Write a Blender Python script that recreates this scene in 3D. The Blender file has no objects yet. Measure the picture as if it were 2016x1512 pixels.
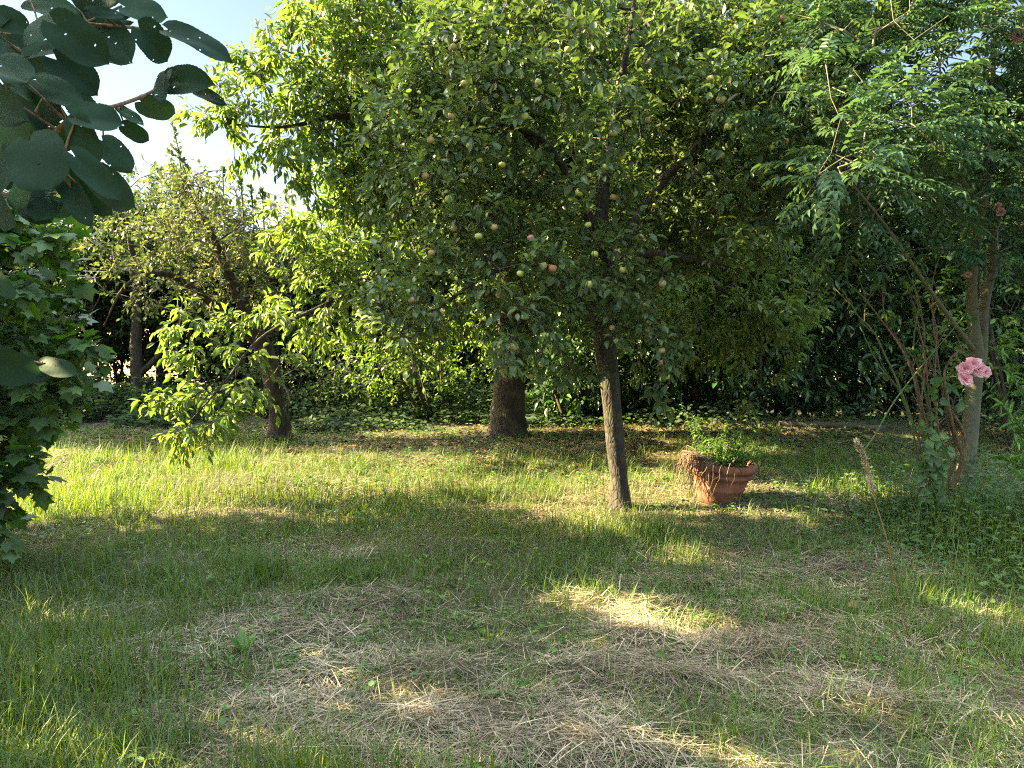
import bpy, math, random
import numpy as np
from mathutils import Vector
R = math.radians
rng = np.random.default_rng(11)
random.seed(5)
sc = bpy.context.scene
COL = sc.collection

# ------------------------------------------------------------------ camera
CAM_H, FPX, HOR = 1.5, 1520.0, 610.0
PITCH = math.atan((756 - HOR) / FPX)
cd = bpy.data.cameras.new('camera'); cam = bpy.data.objects.new('camera', cd); COL.objects.link(cam)
cd.sensor_width = 36; cd.lens = 36 * FPX / 2016; cd.clip_start = 0.05; cd.clip_end = 2000
cam.location = (0, 0, CAM_H); cam.rotation_euler = (R(90) - PITCH, 0, 0)
sc.camera = cam

# ------------------------------------------------------------------ sun and sky
SUN_EL, SUN_AZ = R(33), R(6)            # azimuth: forward of due left
sv = Vector((-math.cos(SUN_AZ) * math.cos(SUN_EL), math.sin(SUN_AZ) * math.cos(SUN_EL), math.sin(SUN_EL)))
ld = bpy.data.lights.new('sun', 'SUN'); ld.energy = 5.0; ld.angle = R(0.5); ld.color = (1.0, 0.80, 0.43)
sun = bpy.data.objects.new('sun', ld); COL.objects.link(sun)
sun.rotation_euler = sv.to_track_quat('Z', 'Y').to_euler()
w = bpy.data.worlds.new("World"); sc.world = w; w.use_nodes = True
wn = w.node_tree; bg = wn.nodes['Background']
sky = wn.nodes.new('ShaderNodeTexSky'); sky.sky_type = 'NISHITA'; sky.sun_disc = False
sky.sun_elevation = SUN_EL; sky.sun_rotation = math.atan2(sv.x, sv.y)
sky.air_density = 1.0; sky.dust_density = 1.2; sky.ozone_density = 1.0
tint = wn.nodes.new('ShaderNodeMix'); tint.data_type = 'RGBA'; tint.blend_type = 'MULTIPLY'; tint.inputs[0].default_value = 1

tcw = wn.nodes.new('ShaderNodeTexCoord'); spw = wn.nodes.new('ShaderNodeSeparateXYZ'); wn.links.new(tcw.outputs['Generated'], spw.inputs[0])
mrw = wn.nodes.new('ShaderNodeMapRange'); mrw.inputs[1].default_value = .35; mrw.inputs[2].default_value = .85      # added overhead boost, bright and warm, lifts the shade; low sky dimmed
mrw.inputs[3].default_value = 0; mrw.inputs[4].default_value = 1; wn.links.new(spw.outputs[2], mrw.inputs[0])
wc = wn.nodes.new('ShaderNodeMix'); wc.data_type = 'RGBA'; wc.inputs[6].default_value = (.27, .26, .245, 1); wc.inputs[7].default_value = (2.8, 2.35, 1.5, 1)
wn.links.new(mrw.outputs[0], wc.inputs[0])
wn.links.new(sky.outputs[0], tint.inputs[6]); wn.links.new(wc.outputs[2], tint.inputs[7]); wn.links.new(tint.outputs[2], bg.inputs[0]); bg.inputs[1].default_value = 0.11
sc.view_settings.view_transform = 'Standard'; sc.view_settings.look = 'None'
sc.view_settings.gamma = 1; sc.view_settings.exposure = 3.38
sc.cycles.filter_width = 1.15
sc.cycles.use_denoising = False
sc.cycles.max_bounces = 10; sc.cycles.diffuse_bounces = 7; sc.cycles.glossy_bounces = 2
sc.cycles.transmission_bounces = 6; sc.cycles.transparent_max_bounces = 4
sc.cycles.sample_clamp_indirect = 6
sc.cycles.caustics_reflective = False; sc.cycles.caustics_refractive = False

CP, SP = math.cos(PITCH), math.sin(PITCH)
def pix(px, py, D):
    """world point seen at photo pixel (px,py), D metres in front of the camera"""
    x = (px - 1008) / FPX; y = -(py - 756) / FPX
    d = np.array([x, CP + y * SP, -SP + y * CP])
    return d * (D / d[1]) + np.array([0, 0, CAM_H])

# ------------------------------------------------------------------ numeric helpers
def hash2(i, j, s):
    v = np.sin(i * 127.1 + j * 311.7 + s * 74.7) * 43758.5453
    return v - np.floor(v)
def vnoise(x, y, s=0):
    xi, yi = np.floor(x), np.floor(y); fx, fy = x - xi, y - yi
    fx = fx * fx * (3 - 2 * fx); fy = fy * fy * (3 - 2 * fy)
    return ((hash2(xi, yi, s) * (1 - fx) + hash2(xi + 1, yi, s) * fx) * (1 - fy)
            + (hash2(xi, yi + 1, s) * (1 - fx) + hash2(xi + 1, yi + 1, s) * fx) * fy)
def fbm(x, y, s=0, o=4):
    t = 0; a = .5; n = 0
    for k in range(o):
        t = t + a * vnoise(x * 2 ** k + 13.1 * k, y * 2 ** k - 7.3 * k, s + k); n += a; a *= .5
    return t / n
def nrm(v):
    return v / np.maximum(np.linalg.norm(v, axis=-1, keepdims=True), 1e-9)
def rnd_dirs(n):
    return nrm(rng.normal(size=(n, 3)))

class MB:
    """collects arrays and links them as one mesh object"""
    def __init__(s): s.V = []; s.T = []; s.Q = []; s.A = []; s.n = 0
    def add(s, V, T=None, Q=None, A=None):
        V = np.asarray(V, float).reshape(-1, 3)
        if T is not None and len(T): s.T.append(np.asarray(T, int).reshape(-1, 3) + s.n)
        if Q is not None and len(Q): s.Q.append(np.asarray(Q, int).reshape(-1, 4) + s.n)
        s.A.append(np.zeros((len(V), 3)) if A is None else np.asarray(A, float).reshape(-1, 3))
        s.V.append(V); s.n += len(V)
    def build(s, name, mat, parent=None, smooth=True):
        V = np.concatenate(s.V); A = np.concatenate(s.A)
        T = np.concatenate(s.T) if s.T else np.zeros((0, 3), int)
        Q = np.concatenate(s.Q) if s.Q else np.zeros((0, 4), int)
        me = bpy.data.meshes.new(name)
        off = np.zeros(3)
        if parent is not None: off = np.array(parent.get('_o', (0, 0, 0)))
        me.vertices.add(len(V)); me.vertices.foreach_set('co', (V - off).astype(np.float32).ravel())
        nl = len(T) * 3 + len(Q) * 4
        me.loops.add(nl); me.loops.foreach_set('vertex_index', np.concatenate([T.ravel(), Q.ravel()]).astype(np.int32))
        me.polygons.add(len(T) + len(Q))
        st = np.concatenate([np.arange(len(T)) * 3, len(T) * 3 + np.arange(len(Q)) * 4]).astype(np.int32)
        me.polygons.foreach_set('loop_start', st)
        me.update(calc_edges=True)
        if smooth: me.polygons.foreach_set('use_smooth', np.ones(len(me.polygons), bool))
        at = me.attributes.new('lf', 'FLOAT_VECTOR', 'POINT'); at.data.foreach_set('vector', A.astype(np.float32).ravel())
        me.materials.append(mat)
        o = bpy.data.objects.new(name, me); COL.objects.link(o)
        if parent is not None: o.parent = parent
        return o

def tag(o, label=None, cat=None, group=None, kind=None):
    if label: o['label'] = label
    if cat: o['category'] = cat
    if group: o['group'] = group
    if kind: o['kind'] = kind
    return o
def thing(name, loc, label, cat, group=None):
    o = bpy.data.objects.new(name, None); COL.objects.link(o)
    o.location = [float(v) for v in loc]; o['_o'] = [float(v) for v in loc]; o.empty_display_size = .2
    return tag(o, label, cat, group)

# ------------------------------------------------------------------ materials
def new_mat(name):
    m = bpy.data.materials.new(name); m.use_nodes = True
    nt = m.node_tree; nt.nodes.clear()
    out = nt.nodes.new('ShaderNodeOutputMaterial')
    return m, nt, out
def ramp(nt, fac, stops):
    r = nt.nodes.new('ShaderNodeValToRGB'); e = r.color_ramp.elements
    while len(e) < len(stops): e.new(.5)
    for k, (p, c) in enumerate(stops):
        e[k].position = p; e[k].color = (*c, 1)
    nt.links.new(fac, r.inputs[0]); return r.outputs[0]
def mathn(nt, op, a, b=None, clamp=False):
    n = nt.nodes.new('ShaderNodeMath'); n.operation = op; n.use_clamp = clamp
    for k, v in enumerate((a, b)):
        if v is None: continue
        if isinstance(v, (int, float)): n.inputs[k].default_value = v
        else: nt.links.new(v, n.inputs[k])
    return n.outputs[0]
def mixc(nt, fac, a, b, mode='MIX'):
    n = nt.nodes.new('ShaderNodeMix'); n.data_type = 'RGBA'; n.blend_type = mode
    for k, v in ((0, fac), (6, a), (7, b)):
        if isinstance(v, (int, float)): n.inputs[k].default_value = v
        elif isinstance(v, tuple): n.inputs[k].default_value = (*v, 1)
        else: nt.links.new(v, n.inputs[k])
    return n.outputs[2]
def noise(nt, scale, detail=4, rough=.6, vec=None):
    n = nt.nodes.new('ShaderNodeTexNoise'); n.inputs['Scale'].default_value = scale
    n.inputs['Detail'].default_value = detail; n.inputs['Roughness'].default_value = rough
    if vec is not None: nt.links.new(vec, n.inputs['Vector'])
    return n.outputs[0]

def leaf_mat(name, stops, trans=.42, tcol=(1.25, 1.25, .5), rough=.42, veins=0.0, spec=.5, nveins=9, mott=14):
    """stops: ramp over the per-leaf random number; lf attribute = (along, across, random)"""
    m, nt, out = new_mat(name)
    at = nt.nodes.new('ShaderNodeAttribute'); at.attribute_name = 'lf'
    sp = nt.nodes.new('ShaderNodeSeparateXYZ'); nt.links.new(at.outputs['Vector'], sp.inputs[0])
    u, v, r = sp.outputs
    col = ramp(nt, r, stops)
    geo = nt.nodes.new('ShaderNodeNewGeometry')
    mo = noise(nt, mott, 3)
    f = nt.nodes.new('ShaderNodeMapRange'); f.inputs[1].default_value = .3; f.inputs[2].default_value = .7
    f.inputs[3].default_value = .72; f.inputs[4].default_value = 1.25; nt.links.new(mo, f.inputs[0])
    cmb = nt.nodes.new('ShaderNodeCombineXYZ')
    for k in range(3): nt.links.new(f.outputs[0], cmb.inputs[k])
    col = mixc(nt, 1.0, col, cmb.outputs[0], 'MULTIPLY')
    if veins > 0:
        av = mathn(nt, 'ABSOLUTE', v)
        mid = mathn(nt, 'LESS_THAN', av, .035)
        ph = mathn(nt, 'SUBTRACT', u, mathn(nt, 'MULTIPLY', av, .55))
        fr = mathn(nt, 'FRACT', mathn(nt, 'MULTIPLY', ph, nveins))
        ln = mathn(nt, 'LESS_THAN', fr, .13)
        vv = mathn(nt, 'MAXIMUM', mid, ln)
        col = mixc(nt, mathn(nt, 'MULTIPLY', vv, veins), col, (.16, .22, .07))
    # paler underside
    col = mixc(nt, mathn(nt, 'MULTIPLY', geo.outputs['Backfacing'], .35), col, (.13, .17, .10))
    b = nt.nodes.new('ShaderNodeBsdfPrincipled'); nt.links.new(col, b.inputs['Base Color'])
    b.inputs['Roughness'].default_value = rough; b.inputs['Specular IOR Level'].default_value = spec
    if veins > 0:
        bp = nt.nodes.new('ShaderNodeBump'); bp.inputs['Strength'].default_value = .5; bp.inputs['Distance'].default_value = .002
        tri = mathn(nt, 'PINGPONG', mathn(nt, 'MULTIPLY', ph, nveins), .5)
        nt.links.new(tri, bp.inputs['Height']); nt.links.new(bp.outputs[0], b.inputs['Normal'])
    t = nt.nodes.new('ShaderNodeBsdfTranslucent')
    tc = mixc(nt, 1.0, col, tuple(tcol), 'MULTIPLY'); nt.links.new(tc, t.inputs[0])
    mx = nt.nodes.new('ShaderNodeMixShader'); mx.inputs[0].default_value = trans
    nt.links.new(b.outputs[0], mx.inputs[1]); nt.links.new(t.outputs[0], mx.inputs[2])
    nt.links.new(mx.outputs[0], out.inputs[0])
    return m

def bark_mat(name, a, b_, c, scale=18, strength=.6, stretch=.25, moss=None, ck=.45):
    m, nt, out = new_mat(name)
    tc = nt.nodes.new('ShaderNodeTexCoord')
    mp = nt.nodes.new('ShaderNodeMapping'); mp.inputs['Scale'].default_value = (1, 1, stretch)
    nt.links.new(tc.outputs['Object'], mp.inputs[0])
    n1 = noise(nt, scale, 6, .7, mp.outputs[0]); n2 = noise(nt, scale * .3, 3, .5, tc.outputs['Object'])
    vo = nt.nodes.new('ShaderNodeTexVoronoi'); vo.feature = 'DISTANCE_TO_EDGE'; vo.inputs['Scale'].default_value = scale * 1.6
    nt.links.new(mp.outputs[0], vo.inputs['Vector'])
    crack = ramp(nt, vo.outputs['Distance'], [(0, (0, 0, 0)), (.18, (1, 1, 1))])
    c1 = ramp(nt, n1, [(.3, a), (.52, b_), (.72, c)])
    col = mixc(nt, 1.0, c1, mixc(nt, ck, (1., 1., 1.), crack), 'MULTIPLY')
    if moss: col = mixc(nt, ramp(nt, n2, [(.52, (0, 0, 0)), (.66, (.8, .8, .8))]), col, moss)
    b = nt.nodes.new('ShaderNodeBsdfPrincipled'); nt.links.new(col, b.inputs['Base Color']); b.inputs['Roughness'].default_value = .9
    bp = nt.nodes.new('ShaderNodeBump'); bp.inputs['Strength'].default_value = strength; bp.inputs['Distance'].default_value = .012
    hh = mixc(nt, min(ck, .5), n1, crack); nt.links.new(hh, bp.inputs['Height']); nt.links.new(bp.outputs[0], b.inputs['Normal'])
    nt.links.new(b.outputs[0], out.inputs[0]); return m

def plain_mat(name, stops, scale=20, rough=.8, trans=0, bump=0, use_r=False, spec=.3):
    m, nt, out = new_mat(name)
    if use_r:
        at = nt.nodes.new('ShaderNodeAttribute'); at.attribute_name = 'lf'
        sp = nt.nodes.new('ShaderNodeSeparateXYZ'); nt.links.new(at.outputs['Vector'], sp.inputs[0])
        col = ramp(nt, sp.outputs[2], stops)
    else:
        tc = nt.nodes.new('ShaderNodeTexCoord')
        nz = noise(nt, scale, 5, .6, tc.outputs['Object']); col = ramp(nt, nz, stops)
    b = nt.nodes.new('ShaderNodeBsdfPrincipled'); nt.links.new(col, b.inputs['Base Color'])
    b.inputs['Roughness'].default_value = rough; b.inputs['Specular IOR Level'].default_value = spec
    if bump and not use_r:
        bp = nt.nodes.new('ShaderNodeBump'); bp.inputs['Strength'].default_value = bump; bp.inputs['Distance'].default_value = .006
        nt.links.new(nz, bp.inputs['Height']); nt.links.new(bp.outputs[0], b.inputs['Normal'])
    if trans:
        t = nt.nodes.new('ShaderNodeBsdfTranslucent'); nt.links.new(col, t.inputs[0])
        mx = nt.nodes.new('ShaderNodeMixShader'); mx.inputs[0].default_value = trans
        nt.links.new(b.outputs[0], mx.inputs[1]); nt.links.new(t.outputs[0], mx.inputs[2]); nt.links.new(mx.outputs[0], out.inputs[0])
    else: nt.links.new(b.outputs[0], out.inputs[0])
    return m

G = lambda r, g, b: (r, g, b)
M = {}
M['cherry'] = leaf_mat('cherry_leaf', [(0, G(.075, .125, .028)), (.5, G(.125, .185, .038)), (.85, G(.21, .25, .06)), (.955, G(.30, .27, .04)), (.985, G(.42, .17, .03)), (1, G(.35, .12, .03))], .5, (1.25, 1.45, .55), .38)
M['apple'] = leaf_mat('apple_leaf', [(0, G(.045, .085, .03)), (.5, G(.07, .12, .04)), (.9, G(.11, .17, .05)), (.975, G(.22, .25, .05)), (1, G(.40, .28, .06))], .36, (1.3, 1.35, .5), .42)
M['oldapple'] = leaf_mat('old_apple_leaf', [(0, G(.06, .09, .03)), (.6, G(.11, .15, .05)), (.9, G(.2, .2, .07)), (1, G(.28, .2, .08))], .35, (1.3, 1.3, .6), .5)
M['ash'] = leaf_mat('ash_leaf', [(0, G(.024, .062, .032)), (.7, G(.04, .095, .046)), (1, G(.08, .14, .045))], .34, (1.2, 1.4, .6), .55, spec=.3)
M['laurel'] = leaf_mat('laurel_leaf', [(0, G(.02, .05, .018)), (.6, G(.035, .09, .025)), (.93, G(.06, .14, .03)), (1, G(.13, .24, .04))], .22, (1.3, 1.5, .4), .25, spec=.6)
M['maple'] = leaf_mat('maple_leaf', [(0, G(.035, .09, .022)), (.6, G(.06, .14, .03)), (1, G(.13, .22, .035))], .4, (1.35, 1.45, .4), .4)
M['hazel'] = leaf_mat('hazel_leaf', [(0, G(.015, .036, .022)), (.7, G(.024, .054, .03)), (1, G(.04, .08, .034))], .24, (1.2, 1.4, .6), .6, veins=0, mott=30, spec=.12)
M['lance'] = leaf_mat('lance_leaf', [(0, G(.05, .13, .03)), (.6, G(.085, .2, .045)), (1, G(.14, .27, .06))], .4, (1.3, 1.4, .5), .4)
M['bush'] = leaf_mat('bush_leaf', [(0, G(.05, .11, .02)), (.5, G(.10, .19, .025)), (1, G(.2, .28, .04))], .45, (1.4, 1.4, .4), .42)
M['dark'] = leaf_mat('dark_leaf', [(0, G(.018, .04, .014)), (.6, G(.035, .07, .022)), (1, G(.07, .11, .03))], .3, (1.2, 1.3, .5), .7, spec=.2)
M['weed'] = leaf_mat('weed_leaf', [(0, G(.045, .12, .025)), (.6, G(.08, .18, .035)), (1, G(.15, .26, .05))], .4, (1.3, 1.4, .5), .45)
M['ivy'] = leaf_mat('ivy_leaf', [(0, G(.015, .04, .012)), (.6, G(.028, .065, .018)), (1, G(.06, .11, .03))], .3, (1.2, 1.3, .5), .6, spec=.25)
M['grass'] = leaf_mat('grass_blade', [(0, G(.06, .125, .012)), (.45, G(.12, .20, .02)), (.75, G(.21, .25, .05)), (.9, G(.26, .27, .08)), (1, G(.38, .32, .16))], .42, (1.6, 1.45, .45), .55, mott=3)
M['straw'] = plain_mat('straw', [(0, G(.10, .075, .055)), (.35, G(.25, .19, .14)), (.7, G(.43, .34, .245)), (1, G(.62, .51, .37))], use_r=True, trans=.2, rough=.6)
M['litter'] = plain_mat('litter_leaf', [(0, G(.05, .03, .015)), (.5, G(.12, .075, .035)), (1, G(.25, .17, .09))], use_r=True, trans=.15, rough=.7)
M['bark_apple'] = bark_mat('apple_bark', G(.014, .011, .009), G(.042, .034, .028), G(.10, .085, .07), 26, .8, .4, (.06, .06, .03))
M['bark_cherry'] = bark_mat('cherry_bark', G(.014, .01, .007), G(.036, .025, .018), G(.085, .06, .04), 20, .9, .22, (.07, .065, .02))
M['bark_ash'] = bark_mat('ash_bark', G(.08, .08, .05), G(.13, .125, .08), G(.18, .17, .115), 9, .18, 1.3, (.12, .14, .08), ck=.0)
M['bark_dark'] = bark_mat('dark_bark', G(.02, .016, .012), G(.05, .04, .03), G(.09, .075, .06), 20, .6, .3)
M['twig'] = bark_mat('lichen_twig', G(.07, .055, .045), G(.15, .12, .10), G(.26, .22, .19), 30, .3, .6)
M['cane'] = bark_mat('rose_cane', G(.10, .06, .035), G(.17, .11, .06), G(.24, .17, .11), 40, .2, .3)
M['cane_green'] = bark_mat('green_cane', G(.07, .10, .03), G(.10, .15, .045), G(.15, .19, .07), 30, .15, .3)
M['terra'] = plain_mat('terracotta', [(.3, G(.14, .06, .038)), (.5, G(.23, .09, .052)), (.7, G(.29, .14, .09))], 11, .75, bump=.25)
M['soil'] = plain_mat('soil', [(.3, G(.03, .02, .012)), (.7, G(.09, .06, .035))], 30, .95, bump=.6)
M['rose'] = plain_mat('rose_petal', [(0, G(.80, .33, .42)), (.6, G(.86, .48, .55)), (1, G(.90, .68, .68))], use_r=True, trans=.35, rough=.6)
M['oldrose'] = plain_mat('faded_rose_petal', [(0, G(.34, .18, .16)), (1, G(.46, .29, .26))], use_r=True, trans=.3, rough=.7)
M['seed'] = plain_mat('seed_head', [(0, G(.34, .27, .16)), (.6, G(.46, .38, .25)), (1, G(.58, .5, .36))], use_r=True, trans=.15, rough=.7)
M['stalk'] = plain_mat('dry_stalk', [(.3, G(.30, .14, .07)), (.7, G(.42, .25, .13))], 30, .6)
M['root'] = plain_mat('dead_roots', [(0, G(.07, .045, .03)), (.6, G(.14, .09, .065)), (1, G(.24, .17, .12))], use_r=True, rough=.8)
M['stone'] = plain_mat('stone', [(.3, G(.05, .04, .028)), (.55, G(.085, .07, .05)), (.8, G(.13, .11, .08))], 6, .9, bump=.6)

def fruit_mat(name, green, red, cover):
    m, nt, out = new_mat(name)
    tc = nt.nodes.new('ShaderNodeTexCoord'); oi = nt.nodes.new('ShaderNodeObjectInfo')
    sp = nt.nodes.new('ShaderNodeSeparateXYZ'); nt.links.new(tc.outputs['Object'], sp.inputs[0])
    nz = noise(nt, 25, 3, .6, tc.outputs['Object'])
    s = mathn(nt, 'ADD', mathn(nt, 'MULTIPLY', sp.outputs[0], 14.), mathn(nt, 'MULTIPLY', nz, 1.2))
    f = ramp(nt, mathn(nt, 'ADD', mathn(nt, 'MULTIPLY', s, .5), cover - .3), [(.2, (0, 0, 0)), (.75, (1, 1, 1))])
    col = mixc(nt, f, green, red)
    b = nt.nodes.new('ShaderNodeBsdfPrincipled'); nt.links.new(col, b.inputs['Base Color'])
    b.inputs['Roughness'].default_value = .42
    nt.links.new(b.outputs[0], out.inputs[0]); return m
M['fruit_green'] = fruit_mat('green_apple_skin', (.36, .42, .10), (.45, .30, .12), .12)
M['fruit_red'] = fruit_mat('red_apple_skin', (.36, .36, .13), (.42, .17, .12), .3)
M['fruit_deep'] = fruit_mat('deep_red_apple_skin', (.42, .26, .14), (.42, .11, .11), .38)

# ------------------------------------------------------------------ ground
HAY = [  # mown hay heaps: x, y, radius x, radius y, height
    (-.95, 3.95, .7, .16, .07), (.55, 3.7, .55, .15, .06), (.35, 3.2, .6, .2, .06), (-.3, 3.1, .5, .2, .05), (1.35, 3.35, .7, .14, .07),
    (1.1, 2.85, .5, .18, .07), (-.4, 2.6, .5, .2, .06), (.5, 2.55, .45, .2, .06), (1.5, 2.75, .4, .15, .05), (-.35, 4.75, .35, .12, .1),
    (1.35, 4.25, .4, .14, .06), (-1.3, 2.7, .4, .2, .04), (.9, 4.1, .5, .1, .05), (-2.2, 4.6, .5, .15, .04), (2.1, 3.6, .4, .12, .05), (-2.6, 6.6, .9, .3, .05), (-.4, 6.6, .8, .3, .04)]
def ground_h(x, y):
    x = np.asarray(x, float); y = np.asarray(y, float)
    near = np.exp(-((x / 14) ** 2 + ((y - 4) / 12) ** 2))
    h = (fbm(x * .45, y * .45, 3, 3) - .5) * .16 * near + (fbm(x * 2.2, y * 2.2, 9, 3) - .5) * .05 * near
    # low bank behind the pot at the hedge foot
    h = h + .16 * np.exp(-((y - 9.3) / .55) ** 2) / (1 + np.exp(-(x - 1.9) * 2.5)) / (1 + np.exp((x - 7) * 2))
    return h
def hay_h(x, y):
    h = np.zeros_like(np.asarray(x, float))
    for (a, b, rx, ry, hh) in HAY:
        h = h + hh * np.exp(-(((x - a) / rx) ** 2 + ((y - b) / ry) ** 2))
    x = np.asarray(x); y = np.asarray(y)
    h = h * .6 + .09 * np.clip(fbm(x * 3.4, y * 6.5, 61, 2) - .5, 0, 1) * np.exp(-(((x - .4) / 2.6) ** 2 + ((y - 3.2) / 1.5) ** 2)) * 2
    return h * (.6 + .8 * fbm(np.asarray(x) * 5, np.asarray(y) * 5, 21, 2))

def make_ground():
    a = np.linspace(-1, 1, 261); gx = np.sinh(a * 4.6) / math.sinh(4.6) * 220
    gx = np.sort(np.concatenate([gx, np.linspace(-6, 6, 240)]))
    gy = np.sort(np.concatenate([np.sinh(a * 4.6) / math.sinh(4.6) * 220 + 5, np.linspace(1.5, 11, 200)]))
    X, Y = np.meshgrid(gx, gy); Z = ground_h(X, Y) + hay_h(X, Y) * .8
    nx, ny = len(gx), len(gy)
    i = np.arange((ny - 1) * (nx - 1)); r = i // (nx - 1); c = i % (nx - 1); b0 = r * nx + c
    mb = MB(); mb.add(np.stack([X.ravel(), Y.ravel(), Z.ravel()], 1), Q=np.stack([b0, b0 + 1, b0 + nx + 1, b0 + nx], 1))
    m, nt, out = new_mat('lawn_ground')
    tc = nt.nodes.new('ShaderNodeTexCoord')
    n1 = noise(nt, 1.6, 5, .6, tc.outputs['Object']); n2 = noise(nt, 45, 4, .7, tc.outputs['Object'])
    c1 = ramp(nt, n1, [(.35, G(.04, .05, .018)), (.5, G(.07, .06, .03)), (.65, G(.11, .085, .05))])
    c2 = ramp(nt, n2, [(.3, G(.35, .35, .35)), (.7, G(1.3, 1.3, 1.3))])
    near = mixc(nt, 1, c1, c2, 'MULTIPLY')
    sp = nt.nodes.new('ShaderNodeSeparateXYZ'); nt.links.new(tc.outputs['Object'], sp.inputs[0])
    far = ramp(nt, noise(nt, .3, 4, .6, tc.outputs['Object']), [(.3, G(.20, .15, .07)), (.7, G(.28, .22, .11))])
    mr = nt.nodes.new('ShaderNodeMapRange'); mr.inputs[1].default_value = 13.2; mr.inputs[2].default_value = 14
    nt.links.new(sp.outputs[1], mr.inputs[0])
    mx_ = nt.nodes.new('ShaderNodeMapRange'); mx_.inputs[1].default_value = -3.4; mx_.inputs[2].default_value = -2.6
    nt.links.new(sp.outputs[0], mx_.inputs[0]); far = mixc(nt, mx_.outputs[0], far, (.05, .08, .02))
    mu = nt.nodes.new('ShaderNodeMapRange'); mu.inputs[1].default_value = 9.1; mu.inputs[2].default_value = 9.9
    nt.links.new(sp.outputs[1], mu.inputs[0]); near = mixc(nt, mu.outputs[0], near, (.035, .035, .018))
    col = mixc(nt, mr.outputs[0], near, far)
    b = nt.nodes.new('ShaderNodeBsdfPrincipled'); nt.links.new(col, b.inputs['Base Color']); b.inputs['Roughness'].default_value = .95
    bp = nt.nodes.new('ShaderNodeBump'); bp.inputs['Strength'].default_value = .7; bp.inputs['Distance'].default_value = .02
    nt.links.new(n2, bp.inputs['Height']); nt.links.new(bp.outputs[0], b.inputs['Normal'])
    nt.links.new(b.outputs[0], out.inputs[0])
    return tag(mb.build('ground', m), kind='structure')
make_ground()

# ------------------------------------------------------------------ leaf templates: verts (along, across, lift), tris, quads
def tpl(st, tipu=1.0, fold=.22, droop=.18, baseu=0.0):
    """leaf blade with a folded midrib from stations (u, halfwidth)"""
    V = [(baseu, 0, 0)]; T = []; Q = []
    dz = lambda u: -droop * u * u
    for (u, hw) in st: V += [(u, -hw, dz(u) + fold * hw), (u, 0, dz(u)), (u, hw, dz(u) + fold * hw)]
    V.append((tipu, 0, dz(tipu)))
    T += [(0, 2, 1), (0, 3, 2)]
    for k in range(len(st) - 1):
        a = 1 + 3 * k; b = a + 3
        Q += [(a, a + 1, b + 1, b), (a + 1, a + 2, b + 2, b + 1)]
    a = 1 + 3 * (len(st) - 1); e = len(V) - 1
    T += [(a, a + 1, e), (a + 1, a + 2, e)]
    return np.array(V, float), np.array(T), np.array(Q, int).reshape(-1, 4)
TP = {}
TP['ovate'] = tpl([(.22, .34), (.55, .5), (.82, .28)])
TP['cherry'] = tpl([(.3, .42), (.68, .46), (.88, .2)], droop=.3, fold=.3)
TP['lance'] = tpl([(.3, .45), (.7, .36)], droop=.2, fold=.25)
TP['quick'] = (np.array([(0, 0, 0), (.45, -.5, .06), (1, 0, -.12), (.45, .5, .06)], float), np.array([(0, 2, 1), (0, 3, 2)]), np.zeros((0, 4), int))
TP['round'] = tpl([(.08, .4), (.4, .55), (.75, .38)], droop=.12, fold=.12)
def lobed():
    o = [(0, .04), (-.08, .3), (.18, .55), (.30, .38), (.62, .56), (.62, .26), (1, 0), (.62, -.26), (.62, -.56), (.30, -.38), (.18, -.55), (-.08, -.3), (0, -.04)]
    V = [(.32, 0, .0)] + [(u, v, -.15 * u * u + .12 * abs(v) - .25 * v * v) for u, v in o]
    n = len(o)
    return np.array(V, float), np.array([(0, 1 + (k + 1) % n, 1 + k) for k in range(n)]), np.zeros((0, 4), int)
TP['lobed'] = lobed()
def heart():
    o = [(0, 0), (-.16, .22), (-.05, .45), (.3, .46), (.7, .22), (1, 0), (.7, -.22), (.3, -.46), (-.05, -.45), (-.16, -.22)]
    V = [(.3, 0, -.03)] + [(u, v, -.1 * u * u + .15 * abs(v)) for u, v in o]; n = len(o)
    return np.array(V, float), np.array([(0, 1 + (k + 1) % n, 1 + k) for k in range(n)]), np.zeros((0, 4), int)
TP['heart'] = heart()

def leaves(mb, P, D, N, L, Wd, kind, r):
    """vectorised leaf blades at P along D with face normal near N"""
    V, T, Q = TP[kind]; n = len(P)
    if n == 0: return
    D = nrm(D); S = nrm(np.cross(D, N)); N = np.cross(S, D)
    L = np.broadcast_to(np.asarray(L, float), (n,)); Wd = np.broadcast_to(np.asarray(Wd, float), (n,))
    bend = rng.uniform(.4, 1.9, n)[:, None]
    v = (P[:, None] + D[:, None] * (V[None, :, 0:1] * L[:, None, None]) + S[:, None] * (V[None, :, 1:2] * Wd[:, None, None])
         + N[:, None] * (V[None, :, 2:3] * L[:, None, None] * bend[:, None]))
    k = len(V); off = (np.arange(n) * k)[:, None, None]
    A = np.empty((n, k, 3)); A[..., 0] = V[:, 0]; A[..., 1] = V[:, 1]; A[..., 2] = np.asarray(r)[:, None]
    mb.add(v, (T[None] + off), (Q[None] + off) if len(Q) else None, A)

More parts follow.
